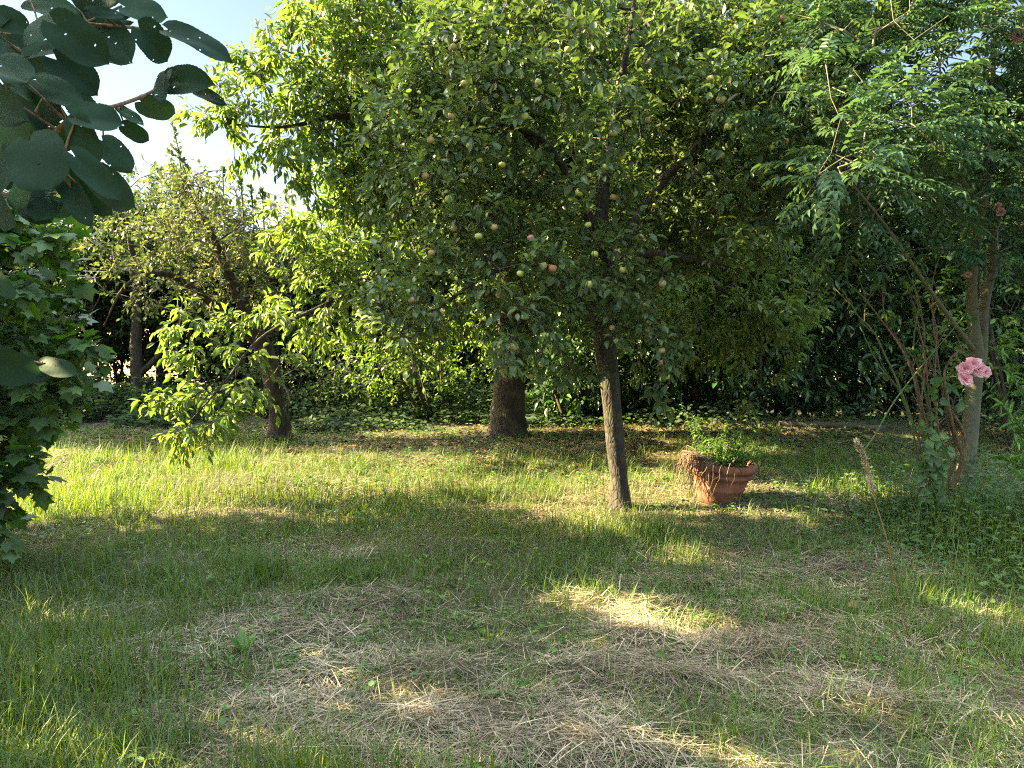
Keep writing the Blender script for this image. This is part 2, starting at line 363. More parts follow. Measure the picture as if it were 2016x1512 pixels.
# ------------------------------------------------------------------ tubes
def tube(mb, pts, rad, sides=6, wob=0.0, r=.5, cap=True):
    pts = np.asarray(pts, float); n = len(pts); rad = np.broadcast_to(np.asarray(rad, float), (n,))
    t = np.gradient(pts, axis=0); t = nrm(t)
    ref = np.array([0.0, 1.0, .15]) if abs(t[:, 1]).mean() < .8 else np.array([1.0, 0, .1])
    a = nrm(np.cross(t, ref)); b = np.cross(t, a)
    ang = np.arange(sides) / sides * 2 * np.pi
    rr = rad[:, None] * (1 + (wob * rng.normal(size=(n, sides)) if wob else 0))
    V = pts[:, None] + (np.cos(ang)[None, :, None] * a[:, None] + np.sin(ang)[None, :, None] * b[:, None]) * rr[..., None]
    i = np.arange(n - 1)[:, None] * sides; j = np.arange(sides)[None]; jn = (j + 1) % sides
    Q = np.stack([i + j, i + jn, i + sides + jn, i + sides + j], -1).reshape(-1, 4)
    V = V.reshape(-1, 3); T = None
    if cap:
        V = np.concatenate([V, pts[-1:] + t[-1] * rad[-1] * .4]); e = len(V) - 1
        T = [((n - 1) * sides + k, (n - 1) * sides + (k + 1) % sides, e) for k in range(sides)]
    A = np.full((len(V), 3), r); mb.add(V, T, Q, A)
def smooth_path(P, n):
    P = np.asarray(P, float); s = np.r_[0, np.cumsum(np.linalg.norm(np.diff(P[:, :3], axis=0), axis=1))]
    if len(P) < 3: return np.stack([np.interp(np.linspace(0, s[-1], n), s, P[:, k]) for k in range(P.shape[1])], 1)
    Q = P.copy()
    E = np.vstack([2 * P[0] - P[1], P, 2 * P[-1] - P[-2]])
    u = np.linspace(0, len(P) - 1 - 1e-6, n); i = u.astype(int); f = (u - i)[:, None]
    p0, p1, p2, p3 = E[i], E[i + 1], E[i + 2], E[i + 3]
    return .5 * ((2 * p1) + (-p0 + p2) * f + (2 * p0 - 5 * p1 + 4 * p2 - p3) * f * f + (-p0 + 3 * p1 - 3 * p2 + p3) * f ** 3)

# ------------------------------------------------------------------ tree growth: limbs reach for points spread through the crown
class Tree:
    def __init__(s, polys, attr, tip_r=.0028, gam=2.35, step=.2, bow=.14, sag=0.0):
        """polys: list of [(x,y,z,r),...]; attr: points the twigs end at"""
        pos = []; par = []; fix = []
        for k, P in enumerate(polys):
            P = np.asarray(P, float); L = np.linalg.norm(np.diff(P[:, :3], axis=0), axis=1).sum()
            S = smooth_path(P, max(4, int(L / .12)))
            if k: 
                d = np.linalg.norm(np.array(pos) - S[0, :3], axis=1); p = int(d.argmin())
            else: p = -1
            for q in S:
                pos.append(q[:3]); par.append(p); fix.append(max(q[3], .004)); p = len(pos) - 1
        s.nfix = len(pos)
        cap = len(pos) + len(attr) * 14
        X = np.empty((cap, 3)); X[:len(pos)] = pos; n = len(pos)
        if len(attr):
            d0 = np.empty(len(attr))
            for k in range(0, len(attr), 500):
                d0[k:k + 500] = np.linalg.norm(attr[k:k + 500, None] - X[None, :n], axis=2).min(1)
            order = np.argsort(d0 + rng.uniform(0, .12, len(attr)))
        else: order = []
        s.tips = []; s.tipdir = []
        for k in order:
            a = attr[k]; d = np.linalg.norm(X[:n] - a, axis=1); p = int(d.argmin()); l = d[p]
            if l < .03: continue
            m = max(1, int(math.ceil(l / step))); m = min(m, 13)
            c = (X[p] + a) / 2 + rng.normal(size=3) * bow * l + np.array([0, 0, sag * l])
            for q in range(1, m + 1):
                u = q / m; X[n] = (1 - u) ** 2 * X[p if q == 1 else s0] + 2 * u * (1 - u) * c + u * u * a if q > 1 else (1 - u) ** 2 * X[p] + 2 * u * (1 - u) * c + u * u * a
                if q == 1: s0 = p; par.append(p)
                else: par.append(n - 1)
                n += 1
            s.tips.append(n - 1); s.tipdir.append(X[n - 1] - X[par[n - 1]])
        s.X = X[:n]; s.par = np.array(par); rad = np.zeros(n); acc = np.zeros(n)
        tips = set(s.tips)
        for i in range(n - 1, -1, -1):
            r = max(acc[i], tip_r ** gam) ** (1 / gam)
            if i < s.nfix: r = max(fix[i], 0)
            rad[i] = r
            if s.par[i] >= 0: acc[s.par[i]] += r ** gam if i >= s.nfix else 0
        s.r = rad; s.tips = np.array(s.tips, int); s.tipdir = nrm(np.array(s.tipdir)) if len(s.tipdir) else np.zeros((0, 3))
        s.n = n
    def meshes(s, rsplit_trunk=True, wob=.05, minr=0.0):
        """trunk (first polyline and other given limbs) and grown branches as two meshes"""
        ch = [[] for _ in range(s.n)]
        for i, p in enumerate(s.par):
            if p >= 0: ch[p].append(i)
        tr, br = MB(), MB()
        start = [(i, p) for i, p in enumerate(s.par) if p < 0]
        st = [(-1, start[0][0])]
        while st:
            p, i = st.pop(); chain = [] if p < 0 else [p]; 
            first = i
            while True:
                chain.append(i); c = ch[i]
                if not c: break
                c = sorted(c, key=lambda k: (k >= s.nfix) * 10 - s.r[k]) if i < s.nfix else sorted(c, key=lambda k: -s.r[k])
                nx = c[0]
                if i < s.nfix and nx >= s.nfix: st += [(i, k) for k in c]; break
                st += [(i, k) for k in c[1:]]; i = nx
            P = s.X[chain]; r = s.r[chain].copy()
            if p >= 0: r[0] = min(r[0], r[1] * 1.25)
            if len(P) < 2: continue
            R_ = r.max(); sides = 14 if R_ > .05 else 8 if R_ > .02 else 5 if R_ > .007 else 3
            if first < s.nfix: tube(tr, P, r, max(sides, 8), wob)
            elif R_ >= minr: tube(br, P, r, sides, 0)
        return tr, br

def shoots(tree, per_tip, ln, spread=.8, along=0.0, up=0.0):
    """leafy shoot origins and directions at the twig tips (and along thin twigs)"""
    O = [np.repeat(tree.X[tree.tips], per_tip, 0)]; D = [np.repeat(tree.tipdir, per_tip, 0)]
    if along > 0:
        thin = np.where((np.arange(tree.n) >= tree.nfix) & (tree.r < .012) & (rng.random(tree.n) < along))[0]
        O.append(tree.X[thin]); D.append(nrm(tree.X[thin] - tree.X[tree.par[thin]]))
    O = np.concatenate(O); D = np.concatenate(D); n = len(O)
    D = nrm(D + rnd_dirs(n) * spread + np.array([0, 0, up]))
    return O, D, ln * rng.uniform(.6, 1.35, n)
def leafy(mb, twig, O, D, ln, m, kind, L, W, droop=.3, spread=.9, petiole=.0, nup=1.0, rj=None, twr=.0016, rlo=0, rhi=1, rpow=1.0):
    """m leaves on each shoot, alternate round the shoot"""
    n = len(O)
    if n == 0: return
    a = nrm(np.cross(D, np.array([.13, .21, 1.0]))); b = np.cross(D, a)
    tone = rng.random(n)
    ph = rng.uniform(0, 6.28, n)
    for j in range(m):
        u = (j + .6) / m
        keep = rng.random(n) < .93
        P = O + D * (ln * u)[:, None] + np.array([0, 0, -1.]) * (ln * u * u * droop * .5)[:, None]
        an = ph + j * 2.4 + rng.normal(0, .35, n)
        side = a * np.cos(an)[:, None] + b * np.sin(an)[:, None]
        g = droop * rng.uniform(.5, 1.6, n)
        Dl = nrm(D * (.35 + .6 * u) + side * spread + np.array([0, 0, -1.]) * g[:, None] + rnd_dirs(n) * .18)
        Nn = nrm(np.array([0, 0, 1.]) * nup + rnd_dirs(n) * .55 + side * .2)
        s = rng.uniform(.62, 1.25, n) * (1 - .25 * abs(u - .55))
        if rj is None: rr = np.clip(tone * .55 + rng.random(n) ** rpow * .47, 0, 1)
        else: rr = rj
        P2 = P + Dl * petiole
        k = keep
        leaves(mb, P2[k], Dl[k], Nn[k], (L * s)[k], (W * s)[k], kind, rlo + (rhi - rlo) * rr[k])
    if twig is not None:
        E = O + D * (ln * .95)[:, None] + np.array([0, 0, -1.]) * (ln * .9 * droop * .5)[:, None]; Mi = (O + E) / 2 + D * (ln * .04)[:, None]
        V = np.empty((n, 9, 3)); 
        for q, (C, rr) in enumerate(((O, twr * 1.5), (Mi, twr), (E, twr * .6))):
            for z, an in enumerate((0, 2.09, 4.19)): V[:, q * 3 + z] = C + (a * math.cos(an) + b * math.sin(an)) * rr
        f = []
        for q in range(2):
            for z in range(3): f.append((q * 3 + z, q * 3 + (z + 1) % 3, q * 3 + 3 + (z + 1) % 3, q * 3 + 3 + z))
        Q = np.array(f)[None] + (np.arange(n) * 9)[:, None, None]
        twig.add(V, None, Q, None)

def blobs(lst, dens, shell=.0):
    """points through a list of ellipsoids (px, py, D, rx, ry(depth), rz)"""
    out = []
    for b in lst:
        px, py, D, rx, ry, rz = b[:6]; k = b[6] if len(b) > 6 else 1.0
        c = pix(px, py, D); v = 4.19 * rx * ry * rz; n = max(3, int(v * dens * k))
        q = rnd_dirs(n) * (rng.random(n)[:, None] ** (1 / 3 if not shell else shell))
        out.append(c + q * np.array([rx, ry, rz]))
    return np.concatenate(out)
def wblobs(lst, dens, pw=1 / 3):
    out = []
    for b in lst:
        c = np.array(b[:3], float); rx, ry, rz = b[3:6]; n = max(3, int(4.19 * rx * ry * rz * dens * (b[6] if len(b) > 6 else 1)))
        q = rnd_dirs(n) * (rng.random(n)[:, None] ** pw); out.append(c + q * np.array([rx, ry, rz]))
    return np.concatenate(out)
def thin_pts(P, dmin):
    """drop points so that clumps and gaps stay uneven"""
    f = fbm(P[:, 0] * 1.3 + P[:, 2] * .9, P[:, 1] * 1.3 - P[:, 2] * 1.1, 5, 3)
    return P[f > dmin]
GAPS = [(.5, 3.92, .12), (.92, 3.58, .13), (1.25, 4.6, .13), (-2.15, 3.65, .1), (.75, 5.1, .16), (2.35, 3.7, .1), (.2, 6.5, .3), (1.2, 6.7, .35), (1.9, 7.6, .25), (2.6, 7.9, .25), (-.7, 7.3, .3)]
SV = np.array(sv)
def gaps(A):
    """holes in a crown through which the sun reaches the patches seen on the lawn"""
    k = np.ones(len(A), bool)
    for (x, y, r_) in GAPS:
        v = A - np.array([x, y, 0.]); d = v - (v @ SV)[:, None] * SV; k &= np.linalg.norm(d, axis=1) > r_ + .1
    return A[k]
def pr(px, py, D, r): return (*pix(px, py, D), r)

# ------------------------------------------------------------------ big cherry
def cherry_tree():
    base = pix(1000, 856, 9.0); base[2] = ground_h(base[0], base[1]) - .05
    t = thing('cherry_tree', base, 'large cherry tree with a thick dark trunk and sunlit yellow-green drooping leaves', 'tree')
    B = [
        (830, -90, 7.9, 1.1, 1.2, 1.2), (670, 110, 7.5, .6, .7, .7), (575, 120, 7.4, .35, .5, .35), (480, 130, 7.3, .22, .3, .12), (515, 190, 7.2, .5, .4, .22, 1.5), (430, 245, 7.1, .3, .3, .16, 3), (410, 215, 7.1, .15, .2, .08, 5), (480, 120, 7.2, .2, .25, .14, 3),
        (530, 270, 7.2, .5, .5, .28), (640, 300, 7.6, .55, .6, .6), (690, 440, 7.8, .75, .8, .7), (590, 500, 7.7, .5, .5, .4), (630, 610, 7.5, .5, .5, .3),
        (530, 70, 7.3, .16, .3, .08), (560, 640, 6.9, .5, .5, .2), (450, 625, 6.3, .5, .4, .08, 2.4), (378, 632, 6.2, .2, .25, .08, 4), (470, 700, 6.2, .42, .35, .05, 2.6), (370, 695, 6.1, .22, .2, .03, 6), (700, 570, 7.2, .5, .4, .3, 1.5), (600, 570, 6.9, .4, .3, .25, 1.6), (600, 670, 6.7, .35, .3, .1, 2.2), (620, 690, 6.9, .3, .3, .15, 2), 
        (480, 755, 6.1, .2, .25, .05, 2), (440, 775, 6.0, .3, .25, .05, 3), (345, 782, 5.95, .2, .15, .03, 8), (425, 815, 5.9, .16, .2, .04, 4), (400, 830, 5.85, .1, .1, .05, 6), (352, 855, 5.8, .06, .06, .03, 30),
        (880, 150, 8.0, 1.5, 1.2, 1.8), (850, 400, 8.3, 1.1, 1, 1.0), (820, 600, 8.3, .8, .7, .55), (1150, 50, 8.4, 1.8, 1.2, 1.8), (1450, 130, 8.8, 1.6, 1.3, 1.3),
        (1250, 420, 8.4, 1.4, .8, 1.0), (1430, 560, 7.9, .9, .8, .7), (1500, 640, 7.4, .45, .5, .35), (1330, 650, 7.6, .6, .5, .35), (1480, 740, 7.2, .28, .3, .2), (1060, 640, 8.2, .8, .4, .3), (1125, 790, 6.9, .1, .1, .07, 14),
        (1250, -420, 8.8, 2.0, 1.6, 1.2, .5)]
    A = gaps(thin_pts(blobs(B, 58), .36))
    tr = [pr(1000, 862, 9.0, .28), pr(1000, 830, 9.0, .21), pr(1002, 760, 9.0, .185), pr(1008, 690, 9.0, .18), pr(1005, 560, 8.9, .17), pr(990, 350, 8.8, .13), pr(960, 120, 8.6, .09), pr(930, -200, 8.5, .05)]
    l1 = [pr(1005, 600, 8.95, .1), pr(900, 550, 8.7, .06), pr(760, 540, 8.3, .034), pr(640, 600, 7.7, .022), pr(520, 660, 6.6, .012), pr(440, 755, 6.0, .008), pr(365, 840, 5.8, .004)]
    l2 = [pr(1000, 480, 8.9, .1), pr(850, 300, 8.2, .06), pr(700, 230, 7.6, .035), pr(560, 250, 7.2, .015), pr(440, 243, 7.1, .006)]
    l3 = [pr(998, 430, 8.9, .09), pr(1150, 300, 8.7, .07), pr(1300, 120, 8.6, .05), pr(1450, 0, 8.8, .03)]
    l4 = [pr(1005, 620, 8.95, .09), pr(1180, 540, 8.6, .06), pr(1350, 540, 8.1, .035), pr(1480, 620, 7.5, .016), pr(1500, 760, 7.2, .006)]
    l5 = [pr(990, 350, 8.8, .08), pr(860, 120, 8.2, .05), pr(740, -60, 7.8, .03)]
    T = Tree([tr, l1, l2, l3, l4, l5], A, sag=.05)
    m1, m2 = T.meshes(wob=.04)
    m1.build('trunk', M['bark_cherry'], t); 
    O, D, ln = shoots(T, 4, .17, .8, .25)
    cr = MB(); leafy(cr, m2, O, D, ln, 7, 'cherry', .090, .037, droop=.6, spread=.7, petiole=.018, nup=.7, rpow=1.6)
    m2.build('branches', M['bark_cherry'], t)
    cr.build('crown', M['cherry'], t)
cherry_tree()

# ------------------------------------------------------------------ apple tree in front with its fruit
APPLES = [  # photo pixel, kind (g green, r blushed, d deep red)
 (1137,60,'r'),(1163,65,'d'),(1279,122,'r'),(1118,98,'g'),(971,72,'g'),(893,92,'g'),(1000,133,'g'),(888,229,'r'),(848,276,'r'),(900,273,'g'),(924,287,'g'),(914,164,'g'),
 (1176,240,'g'),(1173,259,'g'),(1276,236,'r'),(1237,242,'g'),(1208,261,'g'),(988,325,'g'),(945,315,'g'),(967,306,'g'),(837,346,'r'),(1033,229,'g'),(1297,205,'g'),(1060,161,'g'),
 (1225,307,'g'),(1193,328,'g'),(1247,377,'g'),(1289,406,'g'),(1208,388,'r'),(1141,379,'g'),(884,392,'g'),(800,382,'g'),(973,447,'r'),(894,450,'r'),(942,465,'g'),(1045,468,'d'),
 (1260,467,'r'),(850,498,'r'),(865,508,'d'),(1158,442,'g'),(1171,500,'g'),(1216,495,'r'),(1069,523,'r'),(1088,528,'d'),(1025,539,'g'),(984,581,'d'),(1226,531,'g'),(810,590,'r'),(820,613,'d'),(847,621,'r'),
 (756,535,'g'),(863,537,'g'),(924,588,'g'),(1032,623,'g'),(1160,560,'g'),(1218,580,'r'),(1271,601,'r'),(1304,558,'r'),(1276,635,'r'),(1278,648,'g'),(1205,645,'r'),(1216,672,'r'),
 (737,652,'g'),(767,658,'r'),(801,681,'g'),(813,715,'r'),(814,728,'r'),(1010,683,'r'),(1002,709,'r'),(1075,661,'g'),(1067,717,'g'),(1044,740,'g'),(1104,766,'r'),(1303,690,'r'),(1303,714,'d'),(1313,742,'g'),
 (1399,155,'r'),(1430,142,'g'),(1412,156,'g'),(1455,164,'g'),(1505,135,'g'),(1510,126,'g'),(1491,44,'g'),(1540,36,'d'),(1719,57,'d'),(1684,97,'r'),(1621,148,'r'),(1617,178,'g'),(1641,177,'g'),(1614,208,'r'),(1634,200,'g'),
 (1419,196,'r'),(1434,249,'g'),(1547,277,'r'),(1519,290,'g'),(1420,306,'g'),(1558,333,'g'),(1689,249,'g'),(1688,338,'g')]
def apple_mesh():
    n, k = 10, 14; V = []; Q = []
    for i in range(n + 1):
        th = math.pi * i / n; r = math.sin(th) ** .9 * (1 + .05 * math.cos(th)) ; z = math.cos(th) * .9
        z -= .28 * math.exp(-(th / .42) ** 2) if i < n / 2 else -.16 * math.exp(-((math.pi - th) / .36) ** 2)
        for j in range(k): a = j / k * 6.2832; V.append((r * math.cos(a), r * math.sin(a), z))
    for i in range(n):
        for j in range(k): Q.append((i * k + j, i * k + (j + 1) % k, (i + 1) * k + (j + 1) % k, (i + 1) * k + j))
    return np.array(V) * .031, np.array(Q)
AV, AQ = apple_mesh(); FR = {}
for kk, mm in (('g', 'fruit_green'), ('r', 'fruit_red'), ('d', 'fruit_deep')):
    mb = MB(); mb.add(AV, Q=AQ); o = mb.build('apple', M[mm]); FR[kk] = o.data; bpy.data.objects.remove(o)
sb = MB(); tube(sb, [(0, 0, .018), (.002, 0, .035), (.004, .002, .055)], [.0014, .0012, .0016], 5); so = sb.build('fruit_stem', M['bark_dark']); STEM = so.data; bpy.data.objects.remove(so)
APLACE = []
def apple_tree():
    base = pix(1222, 1005, 5.75); base[2] = ground_h(base[0], base[1]) - .04
    t = thing('apple_tree', base, 'apple tree with a bare leaning dark trunk and many small apples in its crown', 'tree')
    B = [(1150, 260, 5.7, 1.35, 1.2, 1.1), (900, 330, 5.5, .65, .9, .8), (1330, 250, 5.8, .9, 1.1, 1.1), (1080, 90, 5.7, .9, 1, .8), (1300, 60, 5.8, .9, 1, .8), (1500, 220, 5.9, .5, .9, .8),
         (980, 520, 5.3, .75, .8, .3), (820, 600, 5.1, .28, .5, .28, 1.6), (1040, 600, 5.0, .3, .4, .25, 1.5), (1240, 560, 5.4, .5, .8, .3), (1000, 690, 4.7, .12, .2, .12, 5), (1015, 640, 5.1, .24, .25, .16, 3), (940, 620, 5.1, .2, .25, .15, 2.5), (1190, 650, 5.1, .2, .2, .07, 4), (1300, 660, 5.1, .2, .3, .22, 2.), (1180, 630, 5.3, .3, .4, .14), (1390, 480, 5.6, .4, .8, .4), (1120, 720, 5.2, .25, .25, .1, 2.5),
         (830, 690, 4.9, .12, .2, .12, 4), (740, 590, 5.2, .16, .3, .2, 2.5), (1300, 760, 5.1, .07, .1, .1, 8), (980, 180, 5.6, .7, .9, .7), (1600, 280, 5.8, .3, .7, .55), (1590, 90, 5.9, .45, .8, .5)]
    A = gaps(thin_pts(blobs(B, 76), .34))
    cen = pix(1180, 300, 5.7)
    # fruit positions: just in front of the twigs that lie behind each photo position
    ap = []
    px = 1008 + FPX * A[:, 0] / A[:, 1]; py = HOR - FPX * (A[:, 2] - CAM_H) / A[:, 1]
    for (x, y, k) in APPLES:
        near = np.hypot(px - x, py - y) < 70
        D = np.percentile(A[near, 1], 2) - .2 if near.sum() > 3 else 5.2
        D = min(max(D, 4.2), 5.6); ap.append((pix(x, y, D), k))
    At = np.array([p + np.array([0, 0, .056]) for p, k in ap])
    A = np.concatenate([A, At])
    tr = [pr(1223, 1014, 5.75, .15), pr(1222, 1000, 5.75, .108), pr(1221, 975, 5.75, .077), pr(1214, 900, 5.75, .068), pr(1205, 800, 5.75, .069), pr(1198, 730, 5.75, .075), pr(1192, 680, 5.75, .088), pr(1185, 600, 5.8, .07), pr(1190, 500, 5.85, .055), pr(1185, 400, 5.9, .045), pr(1200, 300, 5.8, .035), pr(1225, 150, 5.6, .024), pr(1250, 0, 5.5, .012)]
    l1 = [pr(1188, 640, 5.78, .06), pr(1130, 590, 5.6, .038), pr(1060, 520, 5.4, .025), pr(960, 540, 5.2, .016), pr(860, 610, 5.1, .01)]
    l2 = [pr(1188, 560, 5.8, .055), pr(1250, 440, 5.8, .04), pr(1310, 350, 5.7, .036), pr(1350, 310, 5.6, .028), pr(1440, 200, 5.6, .018), pr(1500, 120, 5.6, .012)]
    l3 = [pr(1186, 480, 5.85, .045), pr(1090, 300, 5.6, .026), pr(1010, 250, 5.5, .018), pr(900, 240, 5.4, .01)]
    l4 = [pr(1060, 290, 5.6, .02), pr(920, 140, 5.4, .015), pr(840, -10, 5.4, .008)]
    l5 = [pr(1190, 500, 5.85, .04), pr(1300, 500, 5.8, .03), pr(1420, 520, 5.7, .014)]
    l6 = [pr(1189, 660, 5.76, .04), pr(1210, 640, 5.6, .03), pr(1240, 650, 5.4, .01)]
    T = Tree([tr, l1, l2, l3, l4, l5, l6], A, sag=-.04, bow=.2)
    m1, m2 = T.meshes(wob=.06)
    m1.build('trunk', M['bark_apple'], t)
    O, D, ln = shoots(T, 4, .11, .9, .3, .15)
    cr = MB(); leafy(cr, m2, O, D, ln, 6, 'ovate', .068, .037, droop=.15, spread=.85, petiole=.012, nup=.9, rpow=1.5)
    m2.build('branches', M['bark_apple'], t)
    cr.build('crown', M['apple'], t)
    for p, k in ap:
        o = bpy.data.objects.new('apple', FR[k]); COL.objects.link(o); o.parent = t
        o.location = p - base; s = rng.uniform(.6, .86); o.scale = (s, s, s * rng.uniform(.92, 1.05)); o.rotation_euler = (rng.uniform(-.3, .3), rng.uniform(-.3, .3), rng.uniform(0, 6.28))
        o['label'] = {'g': 'small green apple', 'r': 'small apple with a reddish blush', 'd': 'red apple'}[k]
        if k != 'g':
            o.rotation_euler = (rng.uniform(-.3, .3), rng.uniform(-.3, .3), rng.uniform(-2.6, -.4))
        q = bpy.data.objects.new('fruit_stem', STEM); COL.objects.link(q); q.parent = o
apple_tree()

# ------------------------------------------------------------------ ash-like tree on the right
def pinnate(mb, O, D, L, npair, lw, r):
    """compound leaves: rachis with pairs of leaflets"""
    n = len(O); D = nrm(D); a = nrm(np.cross(D, np.array([0, 0, 1.]) + rnd_dirs(n) * .25)); N = np.cross(a, D)
    for j in range(npair):
        u = .25 + .7 * j / (npair - 1); P = O + D * (L * u)[:, None] - np.array([0, 0, 1.]) * (L * u * u * .22)[:, None]
        for sg in (-1, 1):
            d = D * .62 + a * sg - np.array([0, 0, .28]) + rnd_dirs(n) * .12
            s = L * .30 * (1 - .5 * abs(u - .55)) * rng.uniform(.85, 1.15, n)
            leaves(mb, P, d, N + rnd_dirs(n) * .2, s, s * lw, 'lance', np.clip(r + rng.normal(0, .08, n), 0, 1))
    P = O + D * (L * .95)[:, None] - np.array([0, 0, 1.]) * (L * .2)[:, None]
    leaves(mb, P, D - np.array([0, 0, .3]), N, L * .28, L * .28 * lw, 'lance', r)
def rachis(mb, O, D, L, w=.0012):
    n = len(O); D = nrm(D); a = nrm(np.cross(D, np.array([.1, .1, 1.]))); b = np.cross(D, a); V = np.empty((n, 9, 3)); z = np.array([0, 0, -1.])
    for q, u in enumerate((0, .5, 1)):
        C = O + D * (L * u)[:, None] + z * (L * u * u * .22)[:, None]
        for k, an in enumerate((0, 2.09, 4.19)): V[:, q * 3 + k] = C + (a * math.cos(an) + b * math.sin(an)) * w
    f = [(q * 3 + k, q * 3 + (k + 1) % 3, q * 3 + 3 + (k + 1) % 3, q * 3 + 3 + k) for q in range(2) for k in range(3)]
    mb.add(V, None, np.array(f)[None] + (np.arange(n) * 9)[:, None, None])
def ash_tree():
    base = pix(1893, 990, 6.0); base[2] = ground_h(base[0], base[1]) - .04
    t = thing('ash_tree', base, 'smooth grey-barked tree forking into two stems with feathery divided leaves, behind the pink roses', 'tree')
    B = [(1760, 90, 5.2, .7, .7, .4), (1650, 220, 4.4, .45, .6, .35), (1640, 340, 4.2, .35, .5, .2, 1.5), (1740, 330, 4.6, .45, .6, .3), (1850, 330, 5.2, .4, .6, .3), (1980, 300, 5.6, .5, .7, .6),
         (1930, 100, 5.5, .7, .8, .6), (1700, 440, 4.8, .35, .5, .2), (1960, 480, 5.4, .35, .5, .25), (1600, 130, 4.6, .3, .4, .3, .7), (2080, 560, 5.6, .4, .4, .5), (1800, -80, 5.6, .9, .8, .5), (2100, 200, 5.8, .7, .8, 1.0), (1880, 430, 5., .3, .4, .2), (1700, -20, 5., .5, .5, .3), (1650, 520, 5., .25, .3, .12), (1790, 220, 4.8, .4, .5, .3)]
    A = blobs(B, 72)
    tr = [pr(1893, 1000, 6.0, .086), pr(1897, 960, 6.0, .07), pr(1906, 880, 6.0, .063), pr(1915, 790, 6.0, .058), pr(1921, 700, 6.0, .06), pr(1917, 640, 5.98, .042), pr(1913, 540, 5.95, .038), pr(1932, 420, 5.9, .033), pr(1945, 300, 5.85, .027), pr(1953, 150, 5.8, .022), pr(1965, -40, 5.8, .018), pr(1970, -300, 5.8, .012)]
    l1 = [pr(1922, 720, 6.0, .06), pr(1932, 690, 6.02, .046), pr(1936, 610, 6.05, .04), pr(1952, 540, 6.1, .036), pr(1990, 470, 6.1, .035), pr(2060, 390, 6.1, .02)]
    l2 = [pr(1918, 690, 5.98, .022), pr(1880, 640, 5.7, .018), pr(1830, 570, 5.4, .014), pr(1740, 440, 5.0, .01), pr(1650, 330, 4.4, .006)]
    l3 = [pr(1932, 420, 5.9, .024), pr(1850, 280, 5.5, .018), pr(1760, 130, 5.1, .012), pr(1660, 60, 4.8, .007)]
    l4 = [pr(1952, 540, 6.1, .03), pr(1965, 420, 5.9, .026), pr(2010, 200, 5.8, .018), pr(2020, -50, 5.7, .01)]
    T = Tree([tr, l1, l2, l3, l4], A, sag=.06, bow=.12, step=.25)
    m1, m2 = T.meshes(wob=.02)
    m1.build('trunk', M['bark_ash'], t)
    cr = MB(); O, D, ln = shoots(T, 4, .1, .9, .16, .1)
    D = nrm(D * np.array([1, 1, .5])); L = rng.uniform(.15, .27, len(O)); r = rng.random(len(O)) * .9
    pinnate(cr, O, D, L, 5, .36, r); rachis(cr, O, D, L)
    m2.build('branches', M['bark_ash'], t); cr.build('crown', M['ash'], t)
ash_tree()

# ------------------------------------------------------------------ old apple tree, left background
def old_apple():
    base = pix(548, 858, 9.0); base[2] = ground_h(base[0], base[1]) - .05
    t = thing('old_apple_tree', base, 'old apple tree with a leaning trunk and a tangle of grey twigs', 'tree')
    B = [(330, 400, 8.8, .8, .8, .45), (440, 420, 9.0, .7, .8, .4), (280, 480, 8.6, .55, .6, .35), (390, 510, 8.8, .8, .7, .4), (500, 500, 9, .6, .6, .5), (240, 560, 8.4, .35, .4, .2), (330, 590, 8.5, .5, .5, .2), (470, 590, 8.8, .6, .5, .3), (560, 460, 9.4, .35, .5, .25)]
    A = thin_pts(blobs(B, 75), .33)
    sh = []
    for (a, b, c, d_) in ((362, 335, 337, 240), (400, 345, 330, 300), (375, 340, 340, 290), (480, 400, 472, 350), (500, 410, 493, 370), (520, 410, 515, 375), (440, 350, 438, 335)):
        sh.append([pr(a, b + 40, 8.9, .008), pr((a + c) / 2, (b + d_) / 2, 8.8, .006), pr(c, d_, 8.8, .003)])
    tr = [pr(552, 862, 9.0, .15), pr(550, 830, 9.0, .115), pr(543, 790, 9.0, .1), pr(536, 745, 9.0, .105), pr(520, 690, 9.0, .1), pr(490, 620, 8.9, .08), pr(450, 540, 8.9, .06), pr(410, 450, 8.9, .04), pr(370, 380, 8.9, .02)]
    l1 = [pr(515, 680, 9.0, .07), pr(420, 600, 8.8, .05), pr(330, 540, 8.6, .035), pr(250, 560, 8.4, .018), pr(205, 640, 8.3, .008)]
    l2 = [pr(536, 745, 9.0, .02), pr(560, 760, 8.6, .014), pr(570, 790, 8.3, .01), pr(545, 815, 8.2, .005), pr(530, 820, 8.1, .003)]
    l3 = [pr(500, 640, 8.95, .06), pr(540, 540, 9.1, .04), pr(560, 450, 9.3, .02)]
    T = Tree([tr, l1, l2, l3] + sh, A, sag=.1, bow=.3, tip_r=.004)
    m1, m2 = T.meshes(wob=.07)
    m1.build('trunk', M['bark_cherry'], t)
    O, D, ln = shoots(T, 2, .22, 1.1, .25, .0)
    cr = MB(); k = rng.random(len(O)) < .75
    leafy(cr, m2, O, D, ln, 6, 'ovate', .068, .04, droop=.1, spread=.9, nup=.8, twr=.0028)
    for P in sh:   # leaves on the upright water shoots
        S = smooth_path(np.array(P), 16)[6:, :3]; S = np.repeat(S, 2, 0)
        leaves(cr, S, nrm(rnd_dirs(len(S)) * .8 + np.array([0, 0, .8])), rnd_dirs(len(S)), .06, .032, 'ovate', rng.random(len(S)) * .6)
    m2.build('branches', M['twig'], t); cr.build('crown', M['oldapple'], t)
old_apple()

